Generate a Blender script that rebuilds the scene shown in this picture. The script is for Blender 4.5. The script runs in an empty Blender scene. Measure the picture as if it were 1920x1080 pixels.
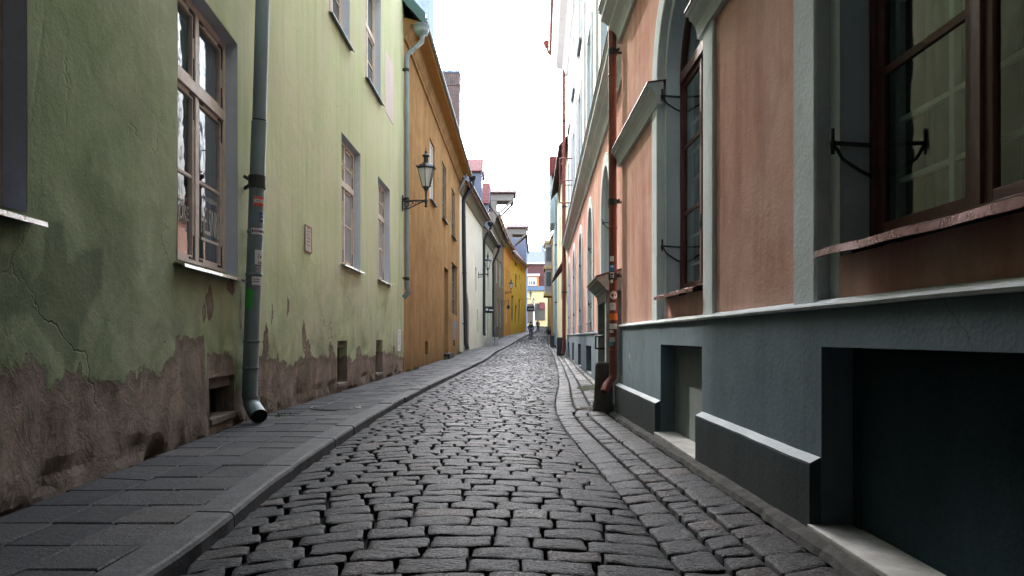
import bpy, bmesh, math, random
import numpy as np
from mathutils import Vector, Matrix, noise
from mathutils.geometry import delaunay_2d_cdt
R = math.radians
random.seed(7)
rng = np.random.default_rng(11)
sc = bpy.context.scene
COL = sc.collection

# ------------------------------------------------------------------ nodes
class NT:
    """Small wrapper to write node materials briefly."""
    def __init__(s, name):
        s.m = bpy.data.materials.new(name); s.m.use_nodes = True
        s.t = s.m.node_tree; s.t.nodes.clear()
        s.out = s.t.nodes.new('ShaderNodeOutputMaterial')
    def n(s, typ, **kw):
        nd = s.t.nodes.new(typ)
        for k, v in kw.items(): setattr(nd, k, v)
        return nd
    def l(s, a, b): s.t.links.new(a, b)
    def set(s, sock, v):
        if hasattr(v, 'is_linked') or isinstance(v, bpy.types.NodeSocket): s.l(v, sock)
        elif isinstance(v, (tuple, list)) and len(v) == 3 and sock.type == 'RGBA': sock.default_value = (*v, 1)
        else: sock.default_value = v
    def coord(s, scale=(1, 1, 1), loc=(0, 0, 0), rot=(0, 0, 0)):
        tc = s.n('ShaderNodeTexCoord'); mp = s.n('ShaderNodeMapping')
        s.l(tc.outputs['Object'], mp.inputs[0])
        mp.inputs['Scale'].default_value = scale; mp.inputs['Location'].default_value = loc; mp.inputs['Rotation'].default_value = rot
        return mp.outputs[0]
    def noise(s, vec, scale, detail=6, rough=.55, dist=0):
        nd = s.n('ShaderNodeTexNoise'); s.l(vec, nd.inputs['Vector'])
        nd.inputs['Scale'].default_value = scale; nd.inputs['Detail'].default_value = detail
        nd.inputs['Roughness'].default_value = rough; nd.inputs['Distortion'].default_value = dist
        return nd.outputs['Fac']
    def voro(s, vec, scale, feature='F1', rand=1):
        nd = s.n('ShaderNodeTexVoronoi', feature=feature); s.l(vec, nd.inputs['Vector'])
        nd.inputs['Scale'].default_value = scale; nd.inputs['Randomness'].default_value = rand
        return nd
    def ramp(s, fac, stops):
        nd = s.n('ShaderNodeValToRGB'); s.l(fac, nd.inputs[0]); cr = nd.color_ramp
        while len(cr.elements) < len(stops): cr.elements.new(.5)
        for e, (p, c) in zip(cr.elements, stops):
            e.position = p
            e.color = (*c, 1) if isinstance(c, (tuple, list)) else (c, c, c, 1)
        return nd.outputs[0]
    def mix(s, fac, a, b, mode='MIX'):
        nd = s.n('ShaderNodeMix', data_type='RGBA', blend_type=mode)
        s.set(nd.inputs[0], fac); s.set(nd.inputs[6], a); s.set(nd.inputs[7], b)
        return nd.outputs[2]
    def math(s, op, a, b=0.0, c=0.0, clamp=False):
        nd = s.n('ShaderNodeMath', operation=op, use_clamp=clamp)
        s.set(nd.inputs[0], a); s.set(nd.inputs[1], b); s.set(nd.inputs[2], c)
        return nd.outputs[0]
    def attr(s, name):
        nd = s.n('ShaderNodeAttribute', attribute_name=name)
        sp = s.n('ShaderNodeSeparateColor'); s.l(nd.outputs['Color'], sp.inputs[0])
        return list(sp.outputs) + [nd.outputs['Alpha']]
    def bump(s, h, strength=.4, dist=.01, normal=None):
        nd = s.n('ShaderNodeBump'); s.l(h, nd.inputs['Height'])
        nd.inputs['Strength'].default_value = strength; nd.inputs['Distance'].default_value = dist
        if normal: s.l(normal, nd.inputs['Normal'])
        return nd.outputs[0]
    def cracks(s, vec, scale, width=.012, mask=(.58, .68), mscale=.6):
        """hairline cracks: bent cell borders, only here and there"""
        nz = s.n('ShaderNodeTexNoise'); s.l(vec, nz.inputs['Vector']); nz.inputs['Scale'].default_value = 3.5; nz.inputs['Detail'].default_value = 6
        av = s.n('ShaderNodeVectorMath', operation='MULTIPLY_ADD'); s.l(nz.outputs['Color'], av.inputs[0]); av.inputs[1].default_value = (.55, .55, .55); s.l(vec, av.inputs[2])
        vo = s.voro(av.outputs[0], scale, 'DISTANCE_TO_EDGE')
        ln = s.ramp(vo.outputs['Distance'], [(0, 1), (width, 0)])
        return s.math('MULTIPLY', ln, s.ramp(s.noise(vec, mscale, 3), [(mask[0], 0), (mask[1], 1)]))
    def zc(s):
        tc = s.n('ShaderNodeTexCoord'); sp = s.n('ShaderNodeSeparateXYZ'); s.l(tc.outputs['Object'], sp.inputs[0]); return sp.outputs[2]
    def bsdf(s, color, rough=.85, metal=0, normal=None, spec=.5):
        b = s.n('ShaderNodeBsdfPrincipled')
        s.set(b.inputs['Base Color'], color); s.set(b.inputs['Roughness'], rough); s.set(b.inputs['Metallic'], metal)
        b.inputs['Specular IOR Level'].default_value = spec
        if normal: s.l(normal, b.inputs['Normal'])
        s.l(b.outputs[0], s.out.inputs[0])
        return b

def mul(c, k): return tuple(x * k for x in c)

def plaster(name, c, c2=None, streak=.5, grain=55, bump=.35, blotch=.35, stain=(.12, .11, .09), stain_amt=.0, rough=.92, foot=0.):
    """Painted plaster: vertical weather streaks, cloudy blotches, grain bump."""
    s = NT(name); c2 = c2 or mul(c, .72)
    v = s.coord((1, 1, .16)); w = s.coord()
    a = s.ramp(s.noise(v, 2.6, 8, .66), [(.37, 0), (.64, 1)])
    b = s.ramp(s.noise(w, .8, 7, .66, .4), [(.38, 0), (.63, 1)])
    col = s.mix(s.math('MULTIPLY', a, streak), c, c2)
    col = s.mix(s.math('MULTIPLY', b, blotch), col, mul(c2, .85))
    if stain_amt:
        f = s.ramp(s.noise(w, 2.3, 9, .66, .6), [(.54, 0), (.74, 1)])
        col = s.mix(s.math('MULTIPLY', f, stain_amt), col, stain)
    z = s.zc(); damp = s.math('MULTIPLY', s.ramp(s.math('ADD', s.math('MULTIPLY', z, .4), s.math('MULTIPLY', s.noise(w, 1.4, 8, .68), .5)), [(.22, 1), (.52, 0)]), foot)
    col = s.mix(damp, col, mul(stain, .8))
    fine = s.noise(w, grain * 2.2, 3, .6)
    col = s.mix(.22, col, s.ramp(fine, [(.2, .1), (.8, .9)]), 'SOFT_LIGHT')
    h = s.math('ADD', s.math('MULTIPLY', s.noise(w, grain, 4, .6), 1.0), s.math('MULTIPLY', s.noise(w, 3.2, 6, .62), 1.6))
    s.bsdf(col, rough, 0, s.bump(h, bump, .012), 0)
    return s.m

def plain(name, c, rough=.6, metal=0, var=.25, scale=9, bump=.1, spec=.4, stretch=(1, 1, 1)):
    s = NT(name); w = s.coord(stretch)
    f = s.noise(w, scale, 6, .6)
    col = s.mix(s.ramp(f, [(.3, 0), (.75, 1)]), c, mul(c, 1 - var))
    r = s.math('ADD', s.math('MULTIPLY', s.noise(w, scale * 2.3, 4), .3), rough - .15, clamp=True)
    s.bsdf(col, r, metal, s.bump(s.noise(w, scale * 6, 4), bump, .006), spec)
    return s.m

def glass_thin(name, tint=(.75, .82, .8), refl=.35, wav=.05, gain=1.7):
    """Old window glass as a thin sheet: part mirror, part see-through."""
    s = NT(name); w = s.coord()
    nrm = s.bump(s.noise(w, 2.2, 3, .5, .3), wav, .05)
    tr = s.n('ShaderNodeBsdfTransparent'); tr.inputs[0].default_value = (*tint, 1)
    gl = s.n('ShaderNodeBsdfGlossy'); gl.inputs['Roughness'].default_value = .015; gl.inputs[0].default_value = (.9, .95, .95, 1)
    s.l(nrm, gl.inputs['Normal'])
    lw = s.n('ShaderNodeLayerWeight'); lw.inputs[0].default_value = .5; s.l(nrm, lw.inputs['Normal'])
    f = s.math('MULTIPLY', s.math('ADD', s.math('MULTIPLY', s.math('POWER', lw.outputs['Facing'], 5), .96), .04), gain, clamp=True)
    mx = s.n('ShaderNodeMixShader'); s.l(f, mx.inputs[0]); s.l(tr.outputs[0], mx.inputs[1]); s.l(gl.outputs[0], mx.inputs[2])
    s.l(mx.outputs[0], s.out.inputs[0])
    return s.m

def tiles(name, c, c2, scale=(3, 3, 3), rough=.7):
    s = NT(name); w = s.coord(scale)
    wv = s.n('ShaderNodeTexWave', wave_type='BANDS', bands_direction='Y', wave_profile='SIN'); s.l(w, wv.inputs[0]); wv.inputs['Scale'].default_value = .9
    wz = s.n('ShaderNodeTexWave', wave_type='BANDS', bands_direction='Z', wave_profile='SAW'); s.l(w, wz.inputs[0]); wz.inputs['Scale'].default_value = .9
    wx = s.n('ShaderNodeTexWave', wave_type='BANDS', bands_direction='X', wave_profile='SIN'); s.l(w, wx.inputs[0]); wx.inputs['Scale'].default_value = .9
    h = s.math('ADD', s.math('ADD', wv.outputs['Fac'], wx.outputs['Fac']), wz.outputs['Fac'])
    col = s.mix(s.ramp(wz.outputs['Fac'], [(.1, 1), (.45, 0)]), c, c2)
    col = s.mix(s.math('MULTIPLY', s.noise(s.coord(), 6, 5), .6), col, mul(c, .6))
    s.bsdf(col, rough, 0, s.bump(h, .8, .05), .4)
    return s.m

def bricks(name, c, c2, mortar, scale=1, rot=(R(90), 0, 0)):
    s = NT(name); w = s.coord((1, 1, 1), (0, 0, 0), rot)
    b = s.n('ShaderNodeTexBrick'); s.l(w, b.inputs[0])
    b.inputs['Color1'].default_value = (*c, 1); b.inputs['Color2'].default_value = (*c2, 1); b.inputs['Mortar'].default_value = (*mortar, 1)
    b.inputs['Scale'].default_value = scale; b.inputs['Mortar Size'].default_value = .012
    b.inputs['Brick Width'].default_value = .26; b.inputs['Row Height'].default_value = .085
    col = s.mix(.6, b.outputs[0], s.ramp(s.noise(s.coord(), 4, 8), [(.25, .25), (.75, .8)]), 'OVERLAY')
    s.bsdf(col, .9, 0, s.bump(s.math('SUBTRACT', s.noise(s.coord(), 30, 4), s.math('MULTIPLY', b.outputs['Fac'], 1.5)), .6, .01), .2)
    return s.m

# ------------------------------------------------------------------ mesh builder
class MB:
    def __init__(s): s.v = []; s.f = []; s.mi = []; s.sm = []
    def face(s, idx, m=0, smooth=False): s.f.append(tuple(idx)); s.mi.append(m); s.sm.append(smooth)
    def add(s, vs, fs, m=0, smooth=False):
        o = len(s.v); s.v += [tuple(p) for p in vs]
        for f in fs: s.face([o + i for i in f], m, smooth)
    def quad(s, a, b, c, d, m=0): s.add([a, b, c, d], [(0, 1, 2, 3)], m)
    def hexa(s, p, m=0):
        """8 points: bottom ring 0-3, top ring 4-7."""
        s.add(p, [(3, 2, 1, 0), (4, 5, 6, 7), (0, 1, 5, 4), (1, 2, 6, 5), (2, 3, 7, 6), (3, 0, 4, 7)], m)
    def box(s, x0, x1, y0, y1, z0, z1, m=0):
        s.hexa([(x0, y0, z0), (x1, y0, z0), (x1, y1, z0), (x0, y1, z0), (x0, y0, z1), (x1, y0, z1), (x1, y1, z1), (x0, y1, z1)], m)
    def bar(s, a, b, w, h=None, m=0, up=(0, 0, 1)):
        a, b = Vector(a), Vector(b); d = (b - a).normalized(); h = h or w
        u = Vector(up)
        if abs(d.dot(u)) > .95: u = Vector((1, 0, 0))
        x = d.cross(u).normalized(); y = x.cross(d).normalized()
        r = lambda p: [p - x * w / 2 - y * h / 2, p + x * w / 2 - y * h / 2, p + x * w / 2 + y * h / 2, p - x * w / 2 + y * h / 2]
        s.hexa([tuple(q) for q in r(a) + r(b)], m)
    def tube(s, path, rad, n=12, m=0, caps=True, closed=False):
        P = [Vector(p) for p in path]; k = len(P)
        if not isinstance(rad, (list, tuple)): rad = [rad] * k
        o = len(s.v); prev = None
        for i in range(k):
            if i == 0: t = P[1] - P[0]
            elif i == k - 1: t = P[-1] - P[-2]
            else: t = (P[i + 1] - P[i]).normalized() + (P[i] - P[i - 1]).normalized()
            t.normalize()
            if prev is None:
                a = Vector((0, 0, 1)) if abs(t.z) < .9 else Vector((0, 1, 0))
                x = t.cross(a).normalized()
            else: x = (prev - t * prev.dot(t)).normalized()
            prev = x; y = t.cross(x)
            for j in range(n):
                an = 2 * math.pi * j / n
                s.v.append(tuple(P[i] + (x * math.cos(an) + y * math.sin(an)) * rad[i]))
        for i in range(k - 1):
            for j in range(n):
                s.face((o + i * n + j, o + i * n + (j + 1) % n, o + (i + 1) * n + (j + 1) % n, o + (i + 1) * n + j), m, True)
        if caps:
            s.add(s.v[o:o + n], [tuple(range(n))[::-1]], m); s.add(s.v[o + (k - 1) * n:o + k * n], [tuple(range(n))], m)   # own corners keep the rim crisp
    def lathe(s, prof, c, n=16, m=0, smooth=True):
        o = len(s.v); k = len(prof)
        for r, z in prof:
            for j in range(n):
                an = 2 * math.pi * j / n + math.pi / n
                s.v.append((c[0] + r * math.cos(an), c[1] + r * math.sin(an), c[2] + z))
        for i in range(k - 1):
            for j in range(n):
                s.face((o + i * n + j, o + i * n + (j + 1) % n, o + (i + 1) * n + (j + 1) % n, o + (i + 1) * n + j), m, smooth)
        s.add(s.v[o:o + n], [tuple(range(n))[::-1]], m); s.add(s.v[o + (k - 1) * n:o + k * n], [tuple(range(n))], m)
    def prism(s, pts, fmap, t0, t1, m=0):
        """polygon pts (a,b) swept from t0 to t1; fmap(t,a,b)->world"""
        n = len(pts); o = len(s.v)
        for t in (t0, t1):
            for a, b in pts: s.v.append(tuple(fmap(t, a, b)))
        for i in range(n): s.face((o + i, o + (i + 1) % n, o + n + (i + 1) % n, o + n + i), m)
        s.face([o + i for i in range(n)][::-1], m); s.face([o + n + i for i in range(n)], m)
    def build(s, name, mats, parent=None, bevel=0, smooth_all=False, attr=None, recalc=True, jitter=0):
        me = bpy.data.meshes.new(name)
        L = Vector(parent_loc(parent)) if parent is not None else Vector((0, 0, 0))
        V = np.array(s.v, dtype=np.float64).reshape(-1, 3) - np.array(L)
        if jitter:
            for i, p in enumerate(V):
                q = Vector(s.v[i]) * 3.1
                nv = noise.noise_vector(q); V[i] += np.array(nv) * jitter
        me.from_pydata(V.tolist(), [], s.f)
        if not isinstance(mats, (list, tuple)): mats = [mats]
        for m in mats: me.materials.append(m)
        me.polygons.foreach_set('material_index', s.mi)
        me.polygons.foreach_set('use_smooth', [True] * len(s.f) if smooth_all else s.sm)
        if attr is not None:
            at = me.color_attributes.new('mask', 'FLOAT_COLOR', 'POINT')
            at.data.foreach_set('color', np.asarray(attr, dtype=np.float32).ravel())
        if recalc or bevel:
            bm = bmesh.new(); bm.from_mesh(me)
            if bevel:
                ed = [e for e in bm.edges if len(e.link_faces) == 2 and e.calc_face_angle(0) > R(35)]
                bmesh.ops.bevel(bm, geom=ed, offset=bevel, segments=2, profile=.7, affect='EDGES', clamp_overlap=True)
            if recalc: bmesh.ops.recalc_face_normals(bm, faces=bm.faces)
            bm.to_mesh(me); bm.free()
        me.update()
        o = bpy.data.objects.new(name, me); COL.objects.link(o)
        if parent is not None: o.parent = parent
        return o

def parent_loc(p):
    v = Vector((0, 0, 0))
    while p is not None: v += p.location; p = p.parent
    return v

def thing(name, label, cat, loc=(0, 0, 0), group=None):
    o = bpy.data.objects.new(name, None); COL.objects.link(o); o.location = loc
    o.empty_display_size = .3
    o['label'] = label; o['category'] = cat
    if group: o['group'] = group
    return o
def tag(o, label, cat, group=None):
    o['label'] = label; o['category'] = cat
    if group: o['group'] = group
    return o
def struct(o): o['kind'] = 'structure'; return o

# ------------------------------------------------------------------ photo frame -> street plan
F, CX, CY, EYE = 1280., 960., 632., 1.0
def interp(tab, y):
    ys = [t[0] for t in tab]
    return [float(np.interp(y, ys, [t[k] for t in tab])) for k in range(1, len(tab[0]))]
def hermite(tab, y):
    ys = [t[0] for t in tab]; vs = [t[1] for t in tab]
    if y <= ys[0]: return vs[0]
    if y >= ys[-1]: return vs[-1]
    i = max(k for k in range(len(ys)) if ys[k] <= y); i = min(i, len(ys) - 2)
    def tan(k):
        if k == 0 or k == len(ys) - 1: return 0
        return (vs[k + 1] - vs[k - 1]) / (ys[k + 1] - ys[k - 1])
    h = ys[i + 1] - ys[i]; t = (y - ys[i]) / h
    return ((2*t**3 - 3*t**2 + 1) * vs[i] + (t**3 - 2*t**2 + t) * h * tan(i) + (-2*t**3 + 3*t**2) * vs[i+1] + (t**3 - t**2) * h * tan(i+1))
GL = [(-30, 0), (3, 0), (10, -.03), (18, -.06), (28, -.04), (36, .03), (40, .1), (50, .22), (62, .45), (76, 1.0), (109, 2.0), (130, 3.1), (260, 3.1)]
GR = [(-30, 0), (3, 0), (10, -.12), (18, -.1), (28, -.05), (36, .0), (40, .08), (50, .22), (62, .45), (76, 1.0), (109, 2.0), (130, 3.1), (260, 3.1)]
def ground(x, y):
    t = min(1, max(0, (x + 1.7) / 3.3))
    return hermite(GL, y) * (1 - t) + hermite(GR, y) * t
XL = [(-30, -2.55 + 2.55 * .0), (0, -2.5536), (8.45, -3.272), (20.6, -3.272), (40, -3.07), (62, -1.75), (78, -.95), (88, -.2), (105, 2.1), (128, 2.9)]
XR = [(-30, 1.58), (10.25, 1.58), (10.9, 1.88), (36, 2.95), (50, 3.32), (66, 3.97), (80, 4.8), (105, 5.7), (135, 6.6)]
XK = [(-30, -1.4), (3.1, -1.55), (5, -1.69), (9.5, -1.83), (17, -1.75), (33, -1.2), (43, -.95), (62, .0), (66, .25), (85, 1.9), (105, 3.5), (125, 4.6), (134, 5.2)]
XG = [(-30, .80), (3, .78), (10.5, .70), (18, 1.25), (30, 1.95), (45, 2.6), (60, 3.15), (80, 4.2), (105, 5.2), (134, 6.2)]
xl = lambda y: interp(XL, y)[0]
xr = lambda y: interp(XR, y)[0]
xk = lambda y: hermite(XK, y)
xg = lambda y: hermite(XG, y)
def zroad(x, y):
    a, b = xk(y), xg(y)
    if x <= b:
        t = (x - a) / (b - a)
        return ground(x, y) - .09 + .05 * max(0, 1 - (2 * t - 1) ** 2)
    t = min(1, (x - b) / max(.2, xr(y) - b))
    return ground(x, y) - .09 + .085 * t

class Fac:
    """A street front running along y: x = x0 + s (y - y0); depth goes away from the street."""
    def __init__(s, y0, x0, y1, x1, side):
        s.y0, s.x0, s.y1, s.x1, s.side = y0, x0, y1, x1, side; s.k = (x1 - x0) / (y1 - y0)
    def X(s, y): return s.x0 + s.k * (y - s.y0)
    def P(s, y, z, d=0): return (s.X(y) + s.side * d, y, z)
    def y(s, px, d=0):
        k = (px - CX) / F
        return (s.x0 + s.side * d - s.k * s.y0) / (k - s.k)
    def z(s, px, py, d=0): return EYE + (CY - py) * s.y(px, d) / F
    def box(s, mb, y0, y1, z0, z1, d0, d1, m=0):
        mb.hexa([s.P(y0, z0, d0), s.P(y1, z0, d0), s.P(y1, z0, d1), s.P(y0, z0, d1), s.P(y0, z1, d0), s.P(y1, z1, d0), s.P(y1, z1, d1), s.P(y0, z1, d1)], m)
    def prof(s, mb, pts, y0, y1, m=0):
        """pts: (d,z) polygon swept along the front"""
        mb.prism(pts, lambda t, d, z: s.P(t, z, d), y0, y1, m)

def rect(y0, y1, z0, z1): return [(y0, z0), (y1, z0), (y1, z1), (y0, z1)]
def archpoly(c, hw, z0, zs, n=14, rise=None):
    rise = rise or hw
    return [(c - hw, z0), (c + hw, z0)] + [(c + hw * math.cos(math.pi * i / n), zs + rise * math.sin(math.pi * i / n)) for i in range(n + 1)]
def inside(p, poly):
    x, y = p; c = False; n = len(poly)
    for i in range(n):
        x1, y1 = poly[i]; x2, y2 = poly[(i + 1) % n]
        if (y1 > y) != (y2 > y) and x < (x2 - x1) * (y - y1) / (y2 - y1) + x1: c = not c
    return c

def wall(name, parent, fac, outline, holes, mats, grid=None, attrfn=None, d=0, dispfn=None):
    """Front wall with real openings. holes: (poly, depth, material index of reveal)."""
    vs, es = [], []
    def loop(poly):
        o = len(vs)
        vs.extend(Vector(p) for p in poly)
        es.extend((o + i, o + (i + 1) % len(poly)) for i in range(len(poly)))
    def dens(poly, st):
        out = []
        for i, a in enumerate(poly):
            b = poly[(i + 1) % len(poly)]; L = math.hypot(b[0] - a[0], b[1] - a[1]); k = max(1, int(L / st))
            out += [(a[0] + (b[0] - a[0]) * j / k, a[1] + (b[1] - a[1]) * j / k) for j in range(k)]
        return out
    st = grid[0][4] if grid else 3
    loop(dens(outline, max(.5, st)))
    for h in holes: loop(h[0])
    for (ya, yb, za, zb, step) in grid or []:
        for yy in np.arange(ya, yb, step):
            for zz in np.arange(za, zb, step):
                q = (yy + random.uniform(-.2, .2) * step, zz + random.uniform(-.2, .2) * step)
                if inside(q, outline) and not any(inside(q, h[0]) for h in holes): vs.append(Vector(q))
    V, E, Fc, *_ = delaunay_2d_cdt(vs, es, [], 0, 1e-5)
    mb = MB(); at = []
    for p in V:
        dd = d + (dispfn(p.x, p.y) if dispfn else 0)
        mb.v.append(fac.P(p.x, p.y, dd)); at.append(attrfn(p.x, p.y) if attrfn else (0, 0, 0, 1))
    for f in Fc:
        c = (sum(V[i].x for i in f) / len(f), sum(V[i].y for i in f) / len(f))
        if not inside(c, outline) or any(inside(c, h[0]) for h in holes): continue
        mb.face(f, 0)
    for poly, dep, mi in holes:
        n = len(poly); o = len(mb.v)
        for q in poly: mb.v.append(fac.P(q[0], q[1], d)); at.append(attrfn(*q) if attrfn and mi == 0 else (0, 0, 0, 1))
        for q in poly: mb.v.append(fac.P(q[0], q[1], d + dep)); at.append(attrfn(*q) if attrfn and mi == 0 else (0, 0, 0, 1))
        for i in range(n): mb.face((o + i, o + (i + 1) % n, o + n + (i + 1) % n, o + n + i), mi)
    return mb, at

def shell(mb, fac, y0, y1, z0, z1, D, m=0, d0=.0):
    """end walls and back wall of a house"""
    mb.quad(fac.P(y0, z0, d0), fac.P(y0, z1, d0), fac.P(y0, z1, D), fac.P(y0, z0, D), m)
    mb.quad(fac.P(y1, z0, d0), fac.P(y1, z1, d0), fac.P(y1, z1, D), fac.P(y1, z0, D), m)
    mb.quad(fac.P(y0, z0, D), fac.P(y1, z0, D), fac.P(y1, z1, D), fac.P(y0, z1, D), m)
def pad(at, mb):
    while len(at) < len(mb.v): at.append((0, 0, 0, 1))

def roof(name, parent, fac, y0, y1, ze, D, pitch, over, mat, th=.14, gables=None, gmat=None):
    """saddle roof along the street; returns the roof part (gable ends closed)"""
    t = math.tan(R(pitch)); zr = ze + D / 2 * t
    mb = MB()
    fac.prof(mb, [(-over, ze - over * t), (D / 2, zr), (D + over, ze - over * t), (D + over, ze - over * t + th), (D / 2, zr + th * 1.3), (-over, ze - over * t + th)], y0, y1, 0)
    for yy in (y0 + .12, y1 - .12):
        mb.add([fac.P(yy, ze - .05, 0), fac.P(yy, ze - .05, D), fac.P(yy, zr - .02, D / 2)], [(0, 1, 2)], 1)
    return mb.build(name, [mat, gmat or mat], parent)

def text_mesh(txt, w, h):
    """mesh of lettering scaled to w x h, lying in (a,b)"""
    cu = bpy.data.curves.new('lettering', 'FONT'); cu.body = txt; cu.resolution_u = 3
    ob = bpy.data.objects.new('lettering', cu); COL.objects.link(ob)
    dg = bpy.context.evaluated_depsgraph_get(); dg.update()
    me = bpy.data.meshes.new_from_object(ob.evaluated_get(dg))
    vs = [(v.co.x, v.co.y) for v in me.vertices]; fs = [tuple(p.vertices) for p in me.polygons]
    bpy.data.objects.remove(ob); bpy.data.curves.remove(cu); bpy.data.meshes.remove(me)
    x0, x1 = min(v[0] for v in vs), max(v[0] for v in vs); y0, y1 = min(v[1] for v in vs), max(v[1] for v in vs)
    return [((a - x0) / (x1 - x0) * w, (b - y0) / (y1 - y0) * h) for a, b in vs], fs
# ------------------------------------------------------------------ materials
def m_sett():
    s = NT('granite_sett'); w = s.coord(); w2 = s.coord((1, 2.4, 1)); a = s.attr('mask')
    base = s.ramp(a[0], [(0, (.009, .013, .018)), (.35, (.017, .022, .028)), (.6, (.025, .029, .035)), (.8, (.035, .031, .033)), (.93, (.052, .040, .037)), (1, (.062, .063, .065))])
    sp = s.noise(w2, 62, 4, .8); cl = s.noise(w, 7, 7, .65); vo = s.voro(w2, 70)
    grain = s.ramp(sp, [(.36, .10), (.5, .62), (.62, 3.2)])
    col = s.mix(1, base, grain, 'MULTIPLY')
    col = s.mix(1, col, s.ramp(cl, [(.3, .62), (.7, 1.35)]), 'MULTIPLY')
    dirt = s.math('MULTIPLY', a[1], s.ramp(s.noise(w, 20, 5), [(.3, .35), (.7, .95)]))
    col = s.mix(s.math('MULTIPLY', dirt, .85), col, s.mix(s.ramp(s.noise(w, 1.7, 4), [(.54, 0), (.68, 1)]), (.010, .011, .012), (.022, .032, .010)))
    r = s.ramp(sp, [(.3, .70), (.7, .34)])
    h = s.math('ADD', s.math('MULTIPLY', s.noise(w2, 22, 6, .7), 2.0), s.math('MULTIPLY', sp, .9))
    s.bsdf(col, r, 0, s.bump(h, 1, .020), .16)
    return s.m
def m_slab():
    s = NT('pavement_slab'); w = s.coord(); a = s.attr('mask')
    base = s.ramp(a[0], [(0, (.009, .012, .014)), (.5, (.019, .021, .023)), (1, (.040, .039, .037))])
    cl = s.noise(w, 3.5, 8, .65); sp = s.noise(w, 140, 3, .7)
    col = s.mix(.85, base, s.ramp(cl, [(.28, .12), (.72, .88)]), 'OVERLAY')
    col = s.mix(1, col, s.ramp(s.noise(w, 75, 4, .8), [(.37, .25), (.5, .85), (.62, 2.6)]), 'MULTIPLY')
    col = s.mix(s.math('MULTIPLY', s.ramp(s.noise(w, 1.3, 7, .65, .5), [(.55, 0), (.72, 1)]), .5), col, (.05, .05, .045))
    s.bsdf(col, s.ramp(cl, [(.2, .5), (.8, .8)]), 0, s.bump(s.math('ADD', s.math('MULTIPLY', s.noise(w, 18, 6, .65), 1.5), sp), .7, .012), .14)
    return s.m
def m_soil():
    s = NT('joint_soil'); w = s.coord()
    col = s.mix(s.ramp(s.noise(w, 1.6, 5), [(.52, 0), (.68, 1)]), (.010, .010, .010), (.026, .036, .010))
    col = s.mix(.5, col, s.ramp(s.noise(w, 60, 4), [(.2, .1), (.8, .9)]), 'OVERLAY')
    s.bsdf(col, .95, 0, s.bump(s.noise(w, 45, 5), .8, .02), .1); return s.m
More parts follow.
